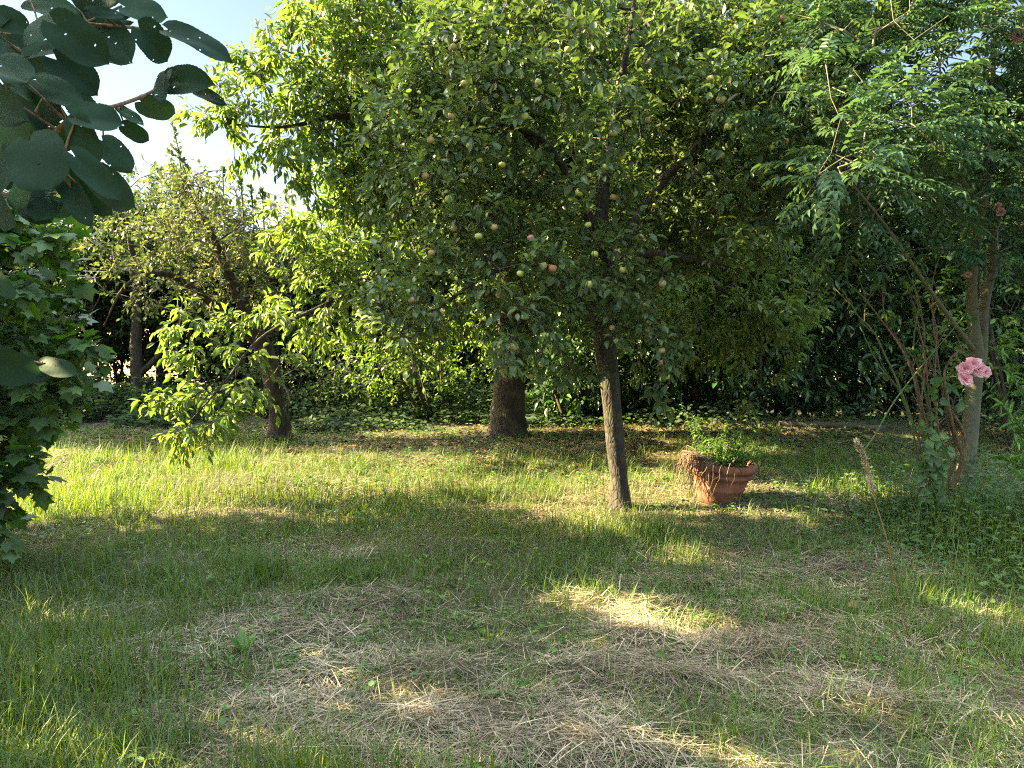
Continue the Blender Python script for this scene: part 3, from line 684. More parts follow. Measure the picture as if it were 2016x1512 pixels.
# ------------------------------------------------------------------ shade-giving maple at the left edge
def maple(name='maple_tree'):
    base = np.array([-4.3, 4.7, 0.]); base[2] = ground_h(base[0], base[1])
    t = thing('maple_tree', base, 'maple with lobed leaves filling the left edge of the picture down to the grass', 'tree')
    W = [(-3.55, 4.5, 1.55, .95, 1.0, .75), (-3.45, 4.4, .9, .75, .8, .55), (-4.4, 4.7, 3.2, 1.35, 1.5, 1.5), (-4.9, 4.7, 5.0, 1.5, 1.5, 1.2), (-3.2, 4.1, .5, .35, .4, .3), (-4.2, 3.6, 2.0, .9, .8, 1.2), (-3.0, 4.5, 1.4, .5, .6, .9, 1.6), (-3.1, 4.4, .7, .5, .5, .5, 1.6), (-5.2, 4.5, 2, 1.2, 1.2, 1.2)]
    A = wblobs(W, 40)
    A = np.concatenate([A, wblobs([(-5.6, 5.3, 2.2, 1.0, .6, 1.2), (-6.1, 5.6, 4.2, 1.1, .6, 1.2), (-5.2, 3.0, 2.9, .8, .8, 1.3), (-5.3, 3.2, 4.4, 1.1, .85, .9), (-4.6, 2.5, 3.2, .7, .6, 1.)], 26)])  # crown lobes out of view, added to shade the foreground lawn
    px = 1008 + FPX * A[:, 0] / A[:, 1]; py = HOR - FPX * (A[:, 2] - CAM_H) / A[:, 1]
    lim = np.interp(py, [-2000, 330, 420, 520, 650, 760, 860, 930, 1000, 1100], [-80, -20, 130, 195, 180, 195, 105, 45, -20, -90])
    A = A[px < lim + rng.normal(0, 14, len(px))]
    A = gaps(A[A[:, 2] > .15])
    tr = [(*base, .14), (-4.35, 4.7, 1, .12), (-4.4, 4.7, 2.5, .09), (-4.6, 4.7, 4.2, .05), (-4.8, 4.7, 5.8, .02)]
    l1 = [(-4.35, 4.7, .9, .05), (-3.9, 4.5, 1.2, .03), (-3.3, 4.3, 1.1, .012)]
    l2 = [(-4.36, 4.7, 1.5, .05), (-3.8, 4.5, 1.9, .03), (-3.2, 4.4, 1.8, .012)]
    l3 = [(-4.4, 4.7, 2.2, .05), (-5.0, 5.1, 2.8, .04), (-5.7, 5.4, 3.6, .03), (-6.1, 5.6, 5., .01)]
    T = Tree([tr, l1, l2, l3], A, sag=.05)
    m1, m2 = T.meshes(); m1.build('trunk', M['bark_dark'], t)
    O, D, ln = shoots(T, 3, .14, .9, .2)
    cr = MB(); leafy(cr, m2, O, D, ln, 5, 'lobed', .10, .10, droop=.45, spread=.9, petiole=.03, nup=1.2)
    m2.build('branches', M['bark_dark'], t); cr.build('crown', M['maple'], t)
maple()

# ------------------------------------------------------------------ hazel: large near leaves, upper left
def serrate_leaf(mb, base, tip, width, nrmv, curl, r, holes):
    """broad toothed leaf with cordate base built as a fine grid; holes drop a few cells"""
    base = np.array(base); tip = np.array(tip); D = tip - base; L = np.linalg.norm(D); D = D / L
    S = np.cross(D, nrmv); S /= np.linalg.norm(S); N = np.cross(S, D)
    nu, nv = 46, 18
    u = np.linspace(0, 1, nu)
    hw = np.interp(u, [0, .03, .1, .25, .5, .7, .84, .92, .96, 1], [.12, .34, .46, .52, .52, .47, .34, .18, .06, 0])
    hw = hw * (1 + .045 * (((u * 15) % 1) - .5) + .03 * (((u * 41) % 1) - .5)) * width
    vv = np.linspace(-1, 1, nv)
    U, Vv = np.meshgrid(u, vv, indexing='ij'); X = U * L - .06 * L * np.abs(Vv) * (1 - U) ** 4 * 3; Y = Vv * hw[:, None]
    ph = rng.uniform(0, 6); kf = rng.uniform(-.1, .45); Z = -curl * L * U * U + kf * np.abs(Y) + .001 * np.sin(U * 55 - np.abs(Vv) * 5) * (1 - .5 * np.abs(Vv)) * L * .5 + .03 * L * np.sin(U * 7 + Vv * 2.5 + ph) * np.abs(Vv)
    P = base + D * X[..., None] + S * Y[..., None] + N * Z[..., None]
    i = np.arange((nu - 1) * (nv - 1)); rr = i // (nv - 1); c = i % (nv - 1); b0 = rr * nv + c
    Q = np.stack([b0, b0 + 1, b0 + nv + 1, b0 + nv], 1)
    keep = np.ones(len(Q), bool)
    for _ in range(holes):
        keep[rng.integers(0, len(Q))] = False
    A = np.stack([U.ravel(), (Vv * .5).ravel(), np.full(U.size, r)], 1)
    mb.add(P.reshape(-1, 3), None, Q[keep], A)
HZ = [  # base px, tip px, width px, depth
 (247,13,335,22,70,1.25),(180,22,262,33,26,1.2),(150,15,222,62,62,1.3),(338,62,464,95,66,1.2),(275,58,340,124,74,1.2),(212,58,270,132,72,1.25),(110,48,222,130,86,1.15),(330,162,402,150,66,1.3),
 (326,148,314,206,42,1.28),(278,200,350,224,50,1.27),(388,178,440,200,26,1.32),(112,118,198,190,80,1.2),(72,158,162,202,56,1.15),(150,232,250,244,78,1.1),(238,214,284,247,24,1.2),(246,248,297,280,36,1.2),
 (58,280,100,380,130,1.0),(148,308,246,402,56,.95),(203,278,260,334,56,1.2),(190,345,260,412,72,1.15),(150,238,186,335,62,1.1),(28,215,92,290,60,1.2),(140,370,172,440,50,1.2),(200,55,262,36,20,1.25),
 (60,0,140,10,60,1.3),(0,30,62,62,50,1.2),(170,0,232,-14,60,1.3),(20,90,92,150,70,1.25),(0,120,60,170,76,1.1),(96,30,44,90,60,1.2),(-20,180,50,240,80,1.1),(0,300,-10,390,80,1.1),(40,380,96,430,70,1.25),(-10,400,30,450,60,1.2),
 (110,200,60,260,60,1.15),(170,150,110,110,50,1.3),(-30,60,20,10,70,1.2),(230,120,160,100,40,1.3),(120,330,176,410,70,1.2),(100,250,160,290,60,1.2),(0,230,40,330,90,1.15),(90,400,150,425,45,1.3),(20,350,70,330,60,1.1),(-40,700,76,745,90,1.5),(84,716,150,732,44,1.55),(40,720,112,745,60,1.6),(-10,545,28,590,36,1.5),(0,330,90,300,110,1.3),(60,340,30,420,90,1.2),(110,380,150,330,70,1.25),(-30,270,60,330,100,1.25),(30,200,130,230,80,1.3),(80,60,150,30,60,1.3),(-20,60,50,110,90,1.3),(10,150,90,200,80,1.25),(130,180,190,230,60,1.25),(160,370,215,425,50,1.2),(100,400,70,440,60,1.2),(130,130,210,105,50,1.25),(60,110,130,80,60,1.2)]
def hazel():
    base = np.array([-2.3, .9, 0.]); base[2] = ground_h(base[0], base[1])
    t = thing('hazel_tree', base, 'hazel with big toothed dark leaves hanging close to the camera in the upper left corner', 'tree')
    lm = MB(); bm_ = MB()
    tips = []
    br = [[pr(-260, 520, 1.5, .014), pr(-60, 330, 1.3, .009), pr(60, 240, 1.25, .0055), pr(110, 140, 1.25, .004), pr(150, 60, 1.27, .003), pr(240, 12, 1.28, .002)],
          [pr(-60, 330, 1.3, .008), pr(60, 300, 1.2, .005), pr(140, 235, 1.15, .004), pr(240, 205, 1.2, .003), pr(300, 180, 1.26, .0025), pr(336, 150, 1.3, .002)],
          [pr(-120, 400, 1.4, .008), pr(0, 190, 1.25, .005), pr(90, 60, 1.25, .004), pr(200, 50, 1.25, .003), pr(330, 62, 1.22, .002)],
          [pr(-180, 760, 1.7, .008), pr(-60, 710, 1.6, .006), pr(20, 705, 1.55, .004), pr(84, 716, 1.55, .002)],
          [pr(60, 300, 1.2, .004), pr(120, 310, 1.1, .003), pr(190, 340, 1.1, .002)],
          [pr(-60, 330, 1.3, .006), pr(0, 380, 1.25, .004), pr(90, 390, 1.25, .002)]]
    P = [[(*base, .06), (-2.35, 1.0, .9, .05), (-2.2, 1.25, 1.7, .03), (*pix(-260, 520, 1.5), .014)]] + br
    allb = []
    for b in P:
        S = smooth_path(np.array(b), 22); tube(bm_, S[:, :3], S[:, 3], 8, .02); allb.append(S[:, :3])
    allb = np.concatenate(allb)
    for k, (bx, by, tx, ty, wd, D) in enumerate(HZ):
        wd *= .88; tx = bx + (tx - bx) * .94; ty = by + (ty - by) * .94
        a = pix(bx, by, D); b = pix(tx, ty, D + rng.uniform(-.05, .05)); wm = wd / FPX * D
        nv = nrm(np.array([rng.uniform(-.55, .55), -1, rng.uniform(-.3, 1.)]))
        serrate_leaf(lm, a, b, wm, nv, rng.uniform(-.08, .34), rng.random() ** 1.5, rng.integers(0, 5))
        q = allb[np.linalg.norm(allb - a, axis=1).argmin()]
        tube(bm_, [q, (q + a) / 2 + np.array([0, 0, .004]), a], [.0022, .0014, .0011], 5)
    # crown of the same hazel outside the frame, to the left and above
    A = wblobs([(-2.5, 1.3, 2.5, .9, .9, .8), (-1.9, 1.0, 3.0, .9, .8, .7), (-2.2, 2.0, 2.6, .7, .6, .8), (-1.9, 1.3, 1.8, .5, .5, .6)], 62)
    px = 1008 + FPX * A[:, 0] / np.maximum(A[:, 1], .05); py = HOR - FPX * (A[:, 2] - CAM_H) / np.maximum(A[:, 1], .05)
    A = A[((px < -160) | (py < -260)) | (A[:, 1] < .1)]
    T = Tree([[(*base, .05), (-2.35, 1.0, .9, .045), (-2.3, 1.2, 2.0, .03), (-2.2, 1.3, 3.0, .015)]], A)
    m1, m2 = T.meshes(); O, D, ln = shoots(T, 2, .16, .9, .1)
    leafy(lm, m2, O, D, ln, 4, 'round', .1, .085, droop=.5, spread=.8, nup=1.)
    bm_.V += m1.V; bm_.A += m1.A; bm_.Q += [q + bm_.n for q in m1.Q]; bm_.T += [q + bm_.n for q in m1.T]; bm_.n += m1.n
    bm_.V += m2.V; bm_.A += m2.A; bm_.Q += [q + bm_.n for q in m2.Q]; bm_.T += [q + bm_.n for q in m2.T]; bm_.n += m2.n
    bm_.build('branches', M['cane'], t); lm.build('crown', M['hazel'], t)
hazel()

# ------------------------------------------------------------------ generic trees and bushes behind
def bushy(name, base, label, cat, W, dens, lk, mat, L, Wd, per=3, m=5, droop=.25, trunk=None, bark='bark_dark', group=None, along=.15, ln=.16, thin=.3, keepf=None, stems=1):
    base = np.array(base, float); base[2] = ground_h(base[0], base[1]) - .02
    t = thing(name, base, label, cat, group)
    A = thin_pts(wblobs(W, dens), thin); A = A[A[:, 2] > .08]
    if keepf is not None: A = A[keepf(A)]
    ps = trunk
    if ps is None:
        c = np.array(W[0][:3]); top = max(w_[2] for w_ in W)
        ps = []
        for k in range(stems):
            o = rng.normal(0, .25 if stems > 1 else 0, 3) * np.array([1, 1, 0]); r0 = .09 if stems == 1 else .03
            ps.append([(*(base + o * .4), r0), (*(base * .6 + c * .4 + o * .7 * np.array([1, 1, 0])), r0 * .8), (c[0] + o[0], c[1] + o[1], max(c[2], .4), r0 * .5), (c[0] + o[0] * 1.5, c[1] + o[1] * 1.5, top, r0 * .2)])
    T = Tree(ps, A, tip_r=.004, step=.35)
    m1, m2 = T.meshes(minr=.004)
    O, D, l_ = shoots(T, per, ln, .9, along)
    cr = MB(); leafy(cr, m2, O, D, l_, m, lk, L, Wd, droop=droop, spread=.9, nup=.9, twr=.002)
    m1.build('trunk' if cat == 'tree' else 'stems', M[bark], t); m2.build('branches', M[bark], t)
    cr.build('crown' if cat == 'tree' else 'foliage', M[mat], t)
    return t

# laurel hedge behind the pot
def laurel():
    base = np.array([3.2, 9.9, 0.]); base[2] = ground_h(base[0], base[1])
    t = thing('laurel_hedge', base, 'dark glossy cherry laurel hedge standing behind the terracotta pot', 'hedge')
    n = 4200; P = np.stack([rng.uniform(.3, 6.9, n), rng.uniform(9.45, 10.8, n), rng.uniform(.15, 3.5, n)], 1)
    P[:, 1] += (fbm(P[:, 0] * 1.2, P[:, 2] * 1.2, 4, 3) - .5) * 1.0 + (P[:, 2] < .5) * .25
    stems = MB(); cr = MB()
    for k in range(26):
        x = rng.uniform(.5, 6.7); y = rng.uniform(9.8, 10.4)
        S = smooth_path(np.array([(x, y, 0, .035), (x + rng.normal(0, .1), y, .8, .03), (x + rng.normal(0, .3), y, 1.8, .022), (x + rng.normal(0, .5), y, 3.2, .008)]), 12)
        tube(stems, S[:, :3], S[:, 3], 6, .05)
    D = nrm(rnd_dirs(n) * .7 + np.array([0, -.5, .45])); ln = rng.uniform(.15, .3, n)
    leafy(cr, stems, P, D, ln, 8, 'ovate', .15, .055, droop=.35, spread=.95, nup=.8, twr=.003)
    stems.build('stems', M['bark_dark'], t); cr.build('foliage', M['laurel'], t)
laurel()

# bright bush in the gap behind the cherry trunk
bushy('lilac_bush', (-1.1, 10.6, 0), 'bright sunlit green bush in the gap between the two far trunks', 'shrub',
      [(-1.3, 10.6, .8, 1.0, .7, .7), (-.5, 10.9, 1.2, .7, .7, .8), (-2.1, 10.8, .7, .6, .5, .6)], 60, 'ovate', 'bush', .075, .045, stems=5, per=3)
bushy('spindle_bush', (-.1, 10.9, 0), 'leafy dark bush directly behind the thick cherry trunk', 'shrub',
      [(.1, 11.0, .9, .8, .5, .8), (.3, 11.2, 2.0, .9, .6, .9)], 40, 'ovate', 'bush', .075, .04, stems=4)

# dark trees at the back left, with the sunlit field glimpsed below them
bushy('beech_tree', (-5.7, 11.8, 0), 'shaded tree with a dark upright trunk at the back left', 'tree',
      [(-5.9, 11.8, 2.6, 1.2, .6, .9), (-4.8, 11.8, 2.5, .9, .6, .7), (-6.8, 11.8, 2.1, 1.0, .6, .7), (-5.6, 11.8, 3.2, .8, .6, .4)], 34, 'ovate', 'dark', .085, .055,
      trunk=[[(-5.7, 11.8, -.05, .11), (-5.75, 11.8, .8, .09), (-5.7, 11.8, 1.8, .06), (-5.8, 11.8, 3.0, .03)], [(-5.72, 11.8, .5, .05), (-5.2, 11.7, 1.0, .04), (-4.7, 11.7, 1.9, .02)]])
bushy('hornbeam_tree', (-3.8, 11.8, 0), 'low dark tree with several thin stems beside the old apple trunk', 'tree',
      [(-4.0, 11.7, 1.7, 1.1, .4, .9), (-2.9, 11.9, 1.5, .9, .4, .9), (-3.7, 11.7, 1.0, .9, .4, .6)], 40, 'ovate', 'dark', .08, .05, stems=5)
bushy('bramble_thicket', (-4.4, 12.3, 0), 'low shaded thicket along the foot of the back left trees', 'shrub',
      [(-6.5, 10.8, .28, 1.3, .5, .3), (-4.6, 11.0, .22, 1.2, .4, .28), (-3.0, 11.0, .45, 1.1, .5, .45), (-1.8, 11.3, .4, .8, .4, .5)], 110, 'ovate', 'dark', .06, .04, stems=6, thin=.2)
BT = [  # first two are added out of view to keep sun off the back hedge
    (-9.3, 10.7, 4.7, 1.5, 'unseen tree added beyond the left edge to shade the back hedge'), (-8.4, 9.2, 4.4, 1.2, 'smaller unseen tree added left of the view to shade the back hedge'),  # background trees: x, y, height, radius, label
    (-8.2, 13.0, 3.6, 1.5, 'round dark tree seen through the left edge leaves'),
    (-6.4, 14.0, 3.9, 1.5, 'tree standing right behind the old apple crown, left side'),
    (-4.0, 14.5, 3.3, 1.6, 'tree closing the view under the sky gap'),
    (-1.4, 14.0, 5.5, 1.9, 'tall tree behind the sunlit cherry leaves'),
    (1.6, 13.6, 6.0, 2.0, 'tall shaded tree behind the apple crown'),
    (4.4, 13.4, 5.6, 1.9, 'dark tree rising above the laurel hedge'),
    (7.2, 13.0, 5.0, 1.9, 'dark tree above the right end of the laurel hedge'),
    (9.6, 12.0, 5.4, 1.9, 'leafy tree at the far right behind the divided leaves')]
for k, (x, y, h, r_, lab) in enumerate(BT):
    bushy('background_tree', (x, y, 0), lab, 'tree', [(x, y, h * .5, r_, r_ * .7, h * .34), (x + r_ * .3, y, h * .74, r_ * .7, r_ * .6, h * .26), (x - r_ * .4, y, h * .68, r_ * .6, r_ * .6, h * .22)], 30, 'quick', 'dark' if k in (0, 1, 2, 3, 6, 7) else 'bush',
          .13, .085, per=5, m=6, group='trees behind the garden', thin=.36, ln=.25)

def hedge_row(label, x0, x1, y0, y1, h0, h1, n, mat, name='boundary_hedge', L=.1, gap=None, lean=0):
    base = np.array([(x0 + x1) / 2, (y0 + y1) / 2, 0.]); t = thing(name, base, label, 'hedge')
    P = np.stack([rng.uniform(x0, x1, n), rng.uniform(y0, y1, n), rng.random(n)], 1)
    top = h0 + (h1 - h0) * (P[:, 0] - x0) / (x1 - x0) + (fbm(P[:, 0] * 1.1, P[:, 1], 44, 3) - .5) * 1.3
    P[:, 2] = .04 + P[:, 2] * np.maximum(top, .3); P[:, 1] += (fbm(P[:, 0] * 1.4, P[:, 2] * 1.4, 14, 3) - .5) * .9
    if gap:
        g = (P[:, 0] > gap[0]) & (P[:, 0] < gap[1]) & (P[:, 2] > gap[2]) & (P[:, 2] < gap[3]) & (rng.random(n) < .7); P = P[~g]; n = len(P)
    st = MB(); cr = MB()
    for k in range(int((x1 - x0) * 3)):
        x = rng.uniform(x0, x1); y = rng.uniform(y0, y1)
        S = smooth_path(np.array([(x, y, -.05, .03), (x + rng.normal(0, .1), y, .7, .024), (x + rng.normal(0, .3), y, 1.4, .016), (x + rng.normal(0, .4), y, max(h0, h1) * .9, .005)]), 9)
        tube(st, S[:, :3], S[:, 3], 5, .05)
    D = nrm(rnd_dirs(n) * .8 + np.array([0, -.4, .3])); ln = rng.uniform(.12, .28, n)
    leafy(cr, None, P, D, ln, 7, 'quick', L, L * .62, droop=.3, spread=.95, nup=.8)
    st.build('stems', M['bark_dark'], t); cr.build('foliage', M[mat], t)
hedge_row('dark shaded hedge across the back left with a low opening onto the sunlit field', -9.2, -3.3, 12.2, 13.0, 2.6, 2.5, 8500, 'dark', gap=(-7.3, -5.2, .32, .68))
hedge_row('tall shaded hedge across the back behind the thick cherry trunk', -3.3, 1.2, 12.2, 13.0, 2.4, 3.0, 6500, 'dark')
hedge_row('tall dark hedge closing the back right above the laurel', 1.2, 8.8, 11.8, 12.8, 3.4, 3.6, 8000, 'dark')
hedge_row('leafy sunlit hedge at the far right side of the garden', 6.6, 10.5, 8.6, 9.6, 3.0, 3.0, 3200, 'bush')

# bright bush on the right behind the ash trunk
bushy('elder_bush', (5.5, 8.3, 0), 'sunlit green bush behind the grey forked trunk', 'shrub',
      [(5.2, 8.4, 1.7, .8, .6, 1.1), (6.2, 8.0, 1.4, .9, .8, 1.2), (5.6, 8.5, 2.9, .8, .6, .7)], 34, 'ovate', 'bush', .085, .045, stems=4)
# shrub with long leaves at the right edge
def lance_shrub():
    base = np.array([3.55, 4.9, 0.]); base[2] = ground_h(base[0], base[1])
    t = thing('lance_leaved_shrub', base, 'light green shrub with long narrow leaves at the right edge', 'shrub')
    st = MB(); cr = MB()
    for k, (px, py, D) in enumerate([(1965, 690, 4.7), (1990, 740, 4.6), (2010, 660, 4.8), (1975, 800, 4.5), (2030, 730, 4.6), (2000, 870, 4.4), (1950, 770, 4.8), (2040, 820, 4.4), (2010, 940, 4.3), (2060, 700, 4.8), (1985, 905, 4.5), (2050, 900, 4.3)]):
        tip = pix(px, py, D); S = smooth_path(np.array([(*(base + rng.normal(0, .06, 3) * np.array([1, 1, 0])), .008), (*(base * .5 + tip * .5 + np.array([.08, 0, .1])), .005), (*tip, .002)]), 26)
        tube(st, S[:, :3], S[:, 3], 5)
        q = S[8:, :3]; q = np.repeat(q, 3, 0); n = len(q); dd = nrm(rnd_dirs(n) + np.array([0, 0, .35]))
        leaves(cr, q, dd, np.array([0, 0, 1.]) + rnd_dirs(n) * .3, rng.uniform(.06, .12, n), rng.uniform(.016, .026, n), 'lance', rng.random(n))
    st.build('stems', M['cane_green'], t); cr.build('foliage', M['lance'], t)
lance_shrub()

# ------------------------------------------------------------------ rose bush
def bloom(mb, c, r, ax, faded=False):
    ax = nrm(np.array(ax, float)); a = nrm(np.cross(ax, [0.1, .2, 1])); b = np.cross(ax, a)
    for ring, (n, tilt, s) in enumerate(((9, .95, 1.0), (8, .65, .85), (7, .4, .66), (5, .18, .5))):
        for k in range(n):
            an = k / n * 6.283 + ring * .4 + rng.normal(0, .12); side = a * math.cos(an) + b * math.sin(an)
            d = nrm(side * math.sin(tilt * 1.4) + ax * math.cos(tilt * 1.4) * .9 + rnd_dirs(1)[0] * .14)
            nn = nrm(ax * math.sin(tilt * 1.4) - side * math.cos(tilt * 1.4) + rnd_dirs(1)[0] * .25)
            L = r * s * rng.uniform(.85, 1.15)
            leaves(mb, np.array([c]), d[None], nn[None], L, L * .95, 'round', np.array([rng.random()]))
def rose_bush():
    base = pix(1835, 985, 5.3); base[2] = ground_h(base[0], base[1])
    t = thing('rose_bush', base, 'climbing rose with bare brown canes and pink roses before the grey trunk', 'shrub')
    cn = MB(); gr = MB(); lf = MB()
    C = [[(1872, 960), (1890, 900), (1870, 830), (1856, 740), (1880, 690), (1900, 700)], [(1850, 985), (1880, 900), (1862, 800), (1845, 700), (1840, 560), (1870, 470)], [(1825, 985), (1822, 860), (1800, 740), (1770, 670), (1720, 600), (1680, 560)],
         [(1828, 985), (1835, 850), (1825, 720), (1820, 620), (1800, 540)], [(1815, 980), (1812, 900), (1785, 780), (1740, 720), (1700, 640)], [(1832, 985), (1850, 870), (1845, 770), (1850, 660), (1835, 590)],
         [(1860, 985), (1886, 930), (1898, 870), (1880, 820), (1850, 790)], [(1823, 985), (1830, 800), (1805, 690), (1812, 600), (1780, 520)], [(1810, 985), (1808, 850), (1815, 700), (1795, 600)],
         [(1840, 985), (1838, 900), (1815, 790), (1790, 700), (1745, 630), (1735, 560)], [(1870, 985), (1868, 870), (1850, 760), (1815, 700), (1815, 640), (1790, 590)], [(1820, 985), (1817, 890), (1800, 830), (1765, 740), (1725, 660), (1690, 620), (1660, 570)]]
    for k, c in enumerate(C):
        n = len(c); S = smooth_path(np.array([pr(x, y, 5.3 + .25 * math.sin(k * 2.1) * q / n, .013 * (1 - q / n * .75) * (1.2 if k in (0, 6) else .75)) for q, (x, y) in enumerate(c)]), 40)
        S[:, :3] += np.cumsum(rng.normal(0, .0022, (40, 3)), 0)
        tube(cn if k not in (4, 7, 11) else gr, S[:, :3], S[:, 3], 6, .06)
        for j in range(5):
            q = S[rng.integers(12, 38), :3]; e = q + np.array([rng.uniform(-.18, .14), rng.uniform(-.15, .15), rng.uniform(.06, .28)])
            tube(cn, smooth_path(np.array([q, (q + e) / 2 + rng.normal(0, .03, 3), e]), 6), [.004, .0035, .003, .0025, .002, .0015], 4)
            if rng.random() < .5:
                n5 = 5; leaves(lf, np.repeat(e[None], n5, 0), nrm(rnd_dirs(n5) + np.array([0, 0, .1])), rnd_dirs(n5) + np.array([0, 0, 1.]), .05, .034, 'ovate', rng.random(n5))
    # long pale arching cane towards the grass
    S = smooth_path(np.array([pr(1900, 620, 5.2, .003), pr(1775, 770, 5.1, .005), pr(1720, 860, 5.0, .006), pr(1690, 900, 4.95, .004)]), 24); tube(gr, S[:, :3], S[:, 3], 6)
    # leaves and stem round the bloom cluster
    for (x, y) in ((1862, 752), (1875, 758), (1850, 745), (1895, 790), (1905, 775), (1880, 735), (1868, 765)):
        leaves(lf, pix(x, y, 5.0)[None], nrm(np.array([[rng.uniform(-1, 1), -.3, rng.uniform(-.8, .1)]])), np.array([[0, -.6, 1.]]), .085, .055, 'ovate', np.array([.3]))
    S = smooth_path(np.array([pr(1856, 790, 5.25, .005), pr(1868, 745, 5.05, .004), pr(1890, 742, 5.0, .003), pr(1908, 735, 5.0, .003)]), 12); tube(gr, S[:, :3], S[:, 3], 6)
    cn.build('canes', M['cane'], t); gr.build('green_canes', M['cane_green'], t); lf.build('leaves', M['maple'], t)
    for (x, y, r) in ((1917, 716, .05), (1900, 726, .052), (1925, 728, .052), (1900, 748, .055), (1939, 733, .045)):
        mb = MB(); bloom(mb, pix(x, y, 4.95), r, (rng.uniform(-.5, .5), -1, rng.uniform(-.1, .6))); o = mb.build('rose_bloom', M['rose'], t)
        o['label'] = 'fresh pink rose'
    for (x, y, r, D) in ((2005, 70, .055, 5.0), (1962, 408, .04, 5.2), (1944, 202, .03, 5.2), (1905, 540, .025, 5.3), (1970, 418, .03, 5.2)):
        mb = MB(); bloom(mb, pix(x, y, D), r, (rng.uniform(-.6, .6), -1, -.3)); o = mb.build('rose_bloom', M['oldrose'], t); o['label'] = 'faded dull pink rose'
    S = smooth_path(np.array([pr(1870, 470, 5.3, .005), pr(1940, 410, 5.25, .0045), pr(1960, 300, 5.2, .004), pr(1946, 206, 5.2, .0035), pr(2000, 75, 5.05, .003)]), 30)
rose_bush()

def bindweed():
    base = pix(1835, 1000, 5.15); base[2] = ground_h(base[0], base[1])
    t = thing('bindweed', base, 'climbing bindweed with heart-shaped leaves winding up the rose canes', 'plant')
    st = MB(); lf = MB()
    for k, c in enumerate(([(1850, 1000), (1835, 930), (1850, 860), (1840, 790), (1858, 730)], [(1825, 1000), (1832, 950), (1822, 900), (1838, 850)], [(1870, 1000), (1850, 960), (1865, 900), (1850, 850)], [(1840, 1010), (1826, 980), (1845, 930), (1835, 880)], [(1830, 1005), (1815, 960), (1820, 880), (1815, 820)])):
        S = smooth_path(np.array([pr(x, y, 5.12, .002) for x, y in c]), 60); a = np.linspace(0, 16, 60); S[:, 0] += .02 * np.cos(a); S[:, 1] += .02 * np.sin(a)
        tube(st, S[:, :3], S[:, 3], 4)
        q = S[::3, :3]; n = len(q); D = nrm(rnd_dirs(n) * .6 + np.array([0, -.3, -.6]))
        leaves(lf, q + D * .02, D, nrm(np.array([0, -1, .4]) + rnd_dirs(n) * .4), rng.uniform(.045, .075, n), rng.uniform(.045, .07, n), 'heart', rng.random(n))
    st.build('stems', M['cane_green'], t); lf.build('leaves', M['weed'], t)
bindweed()

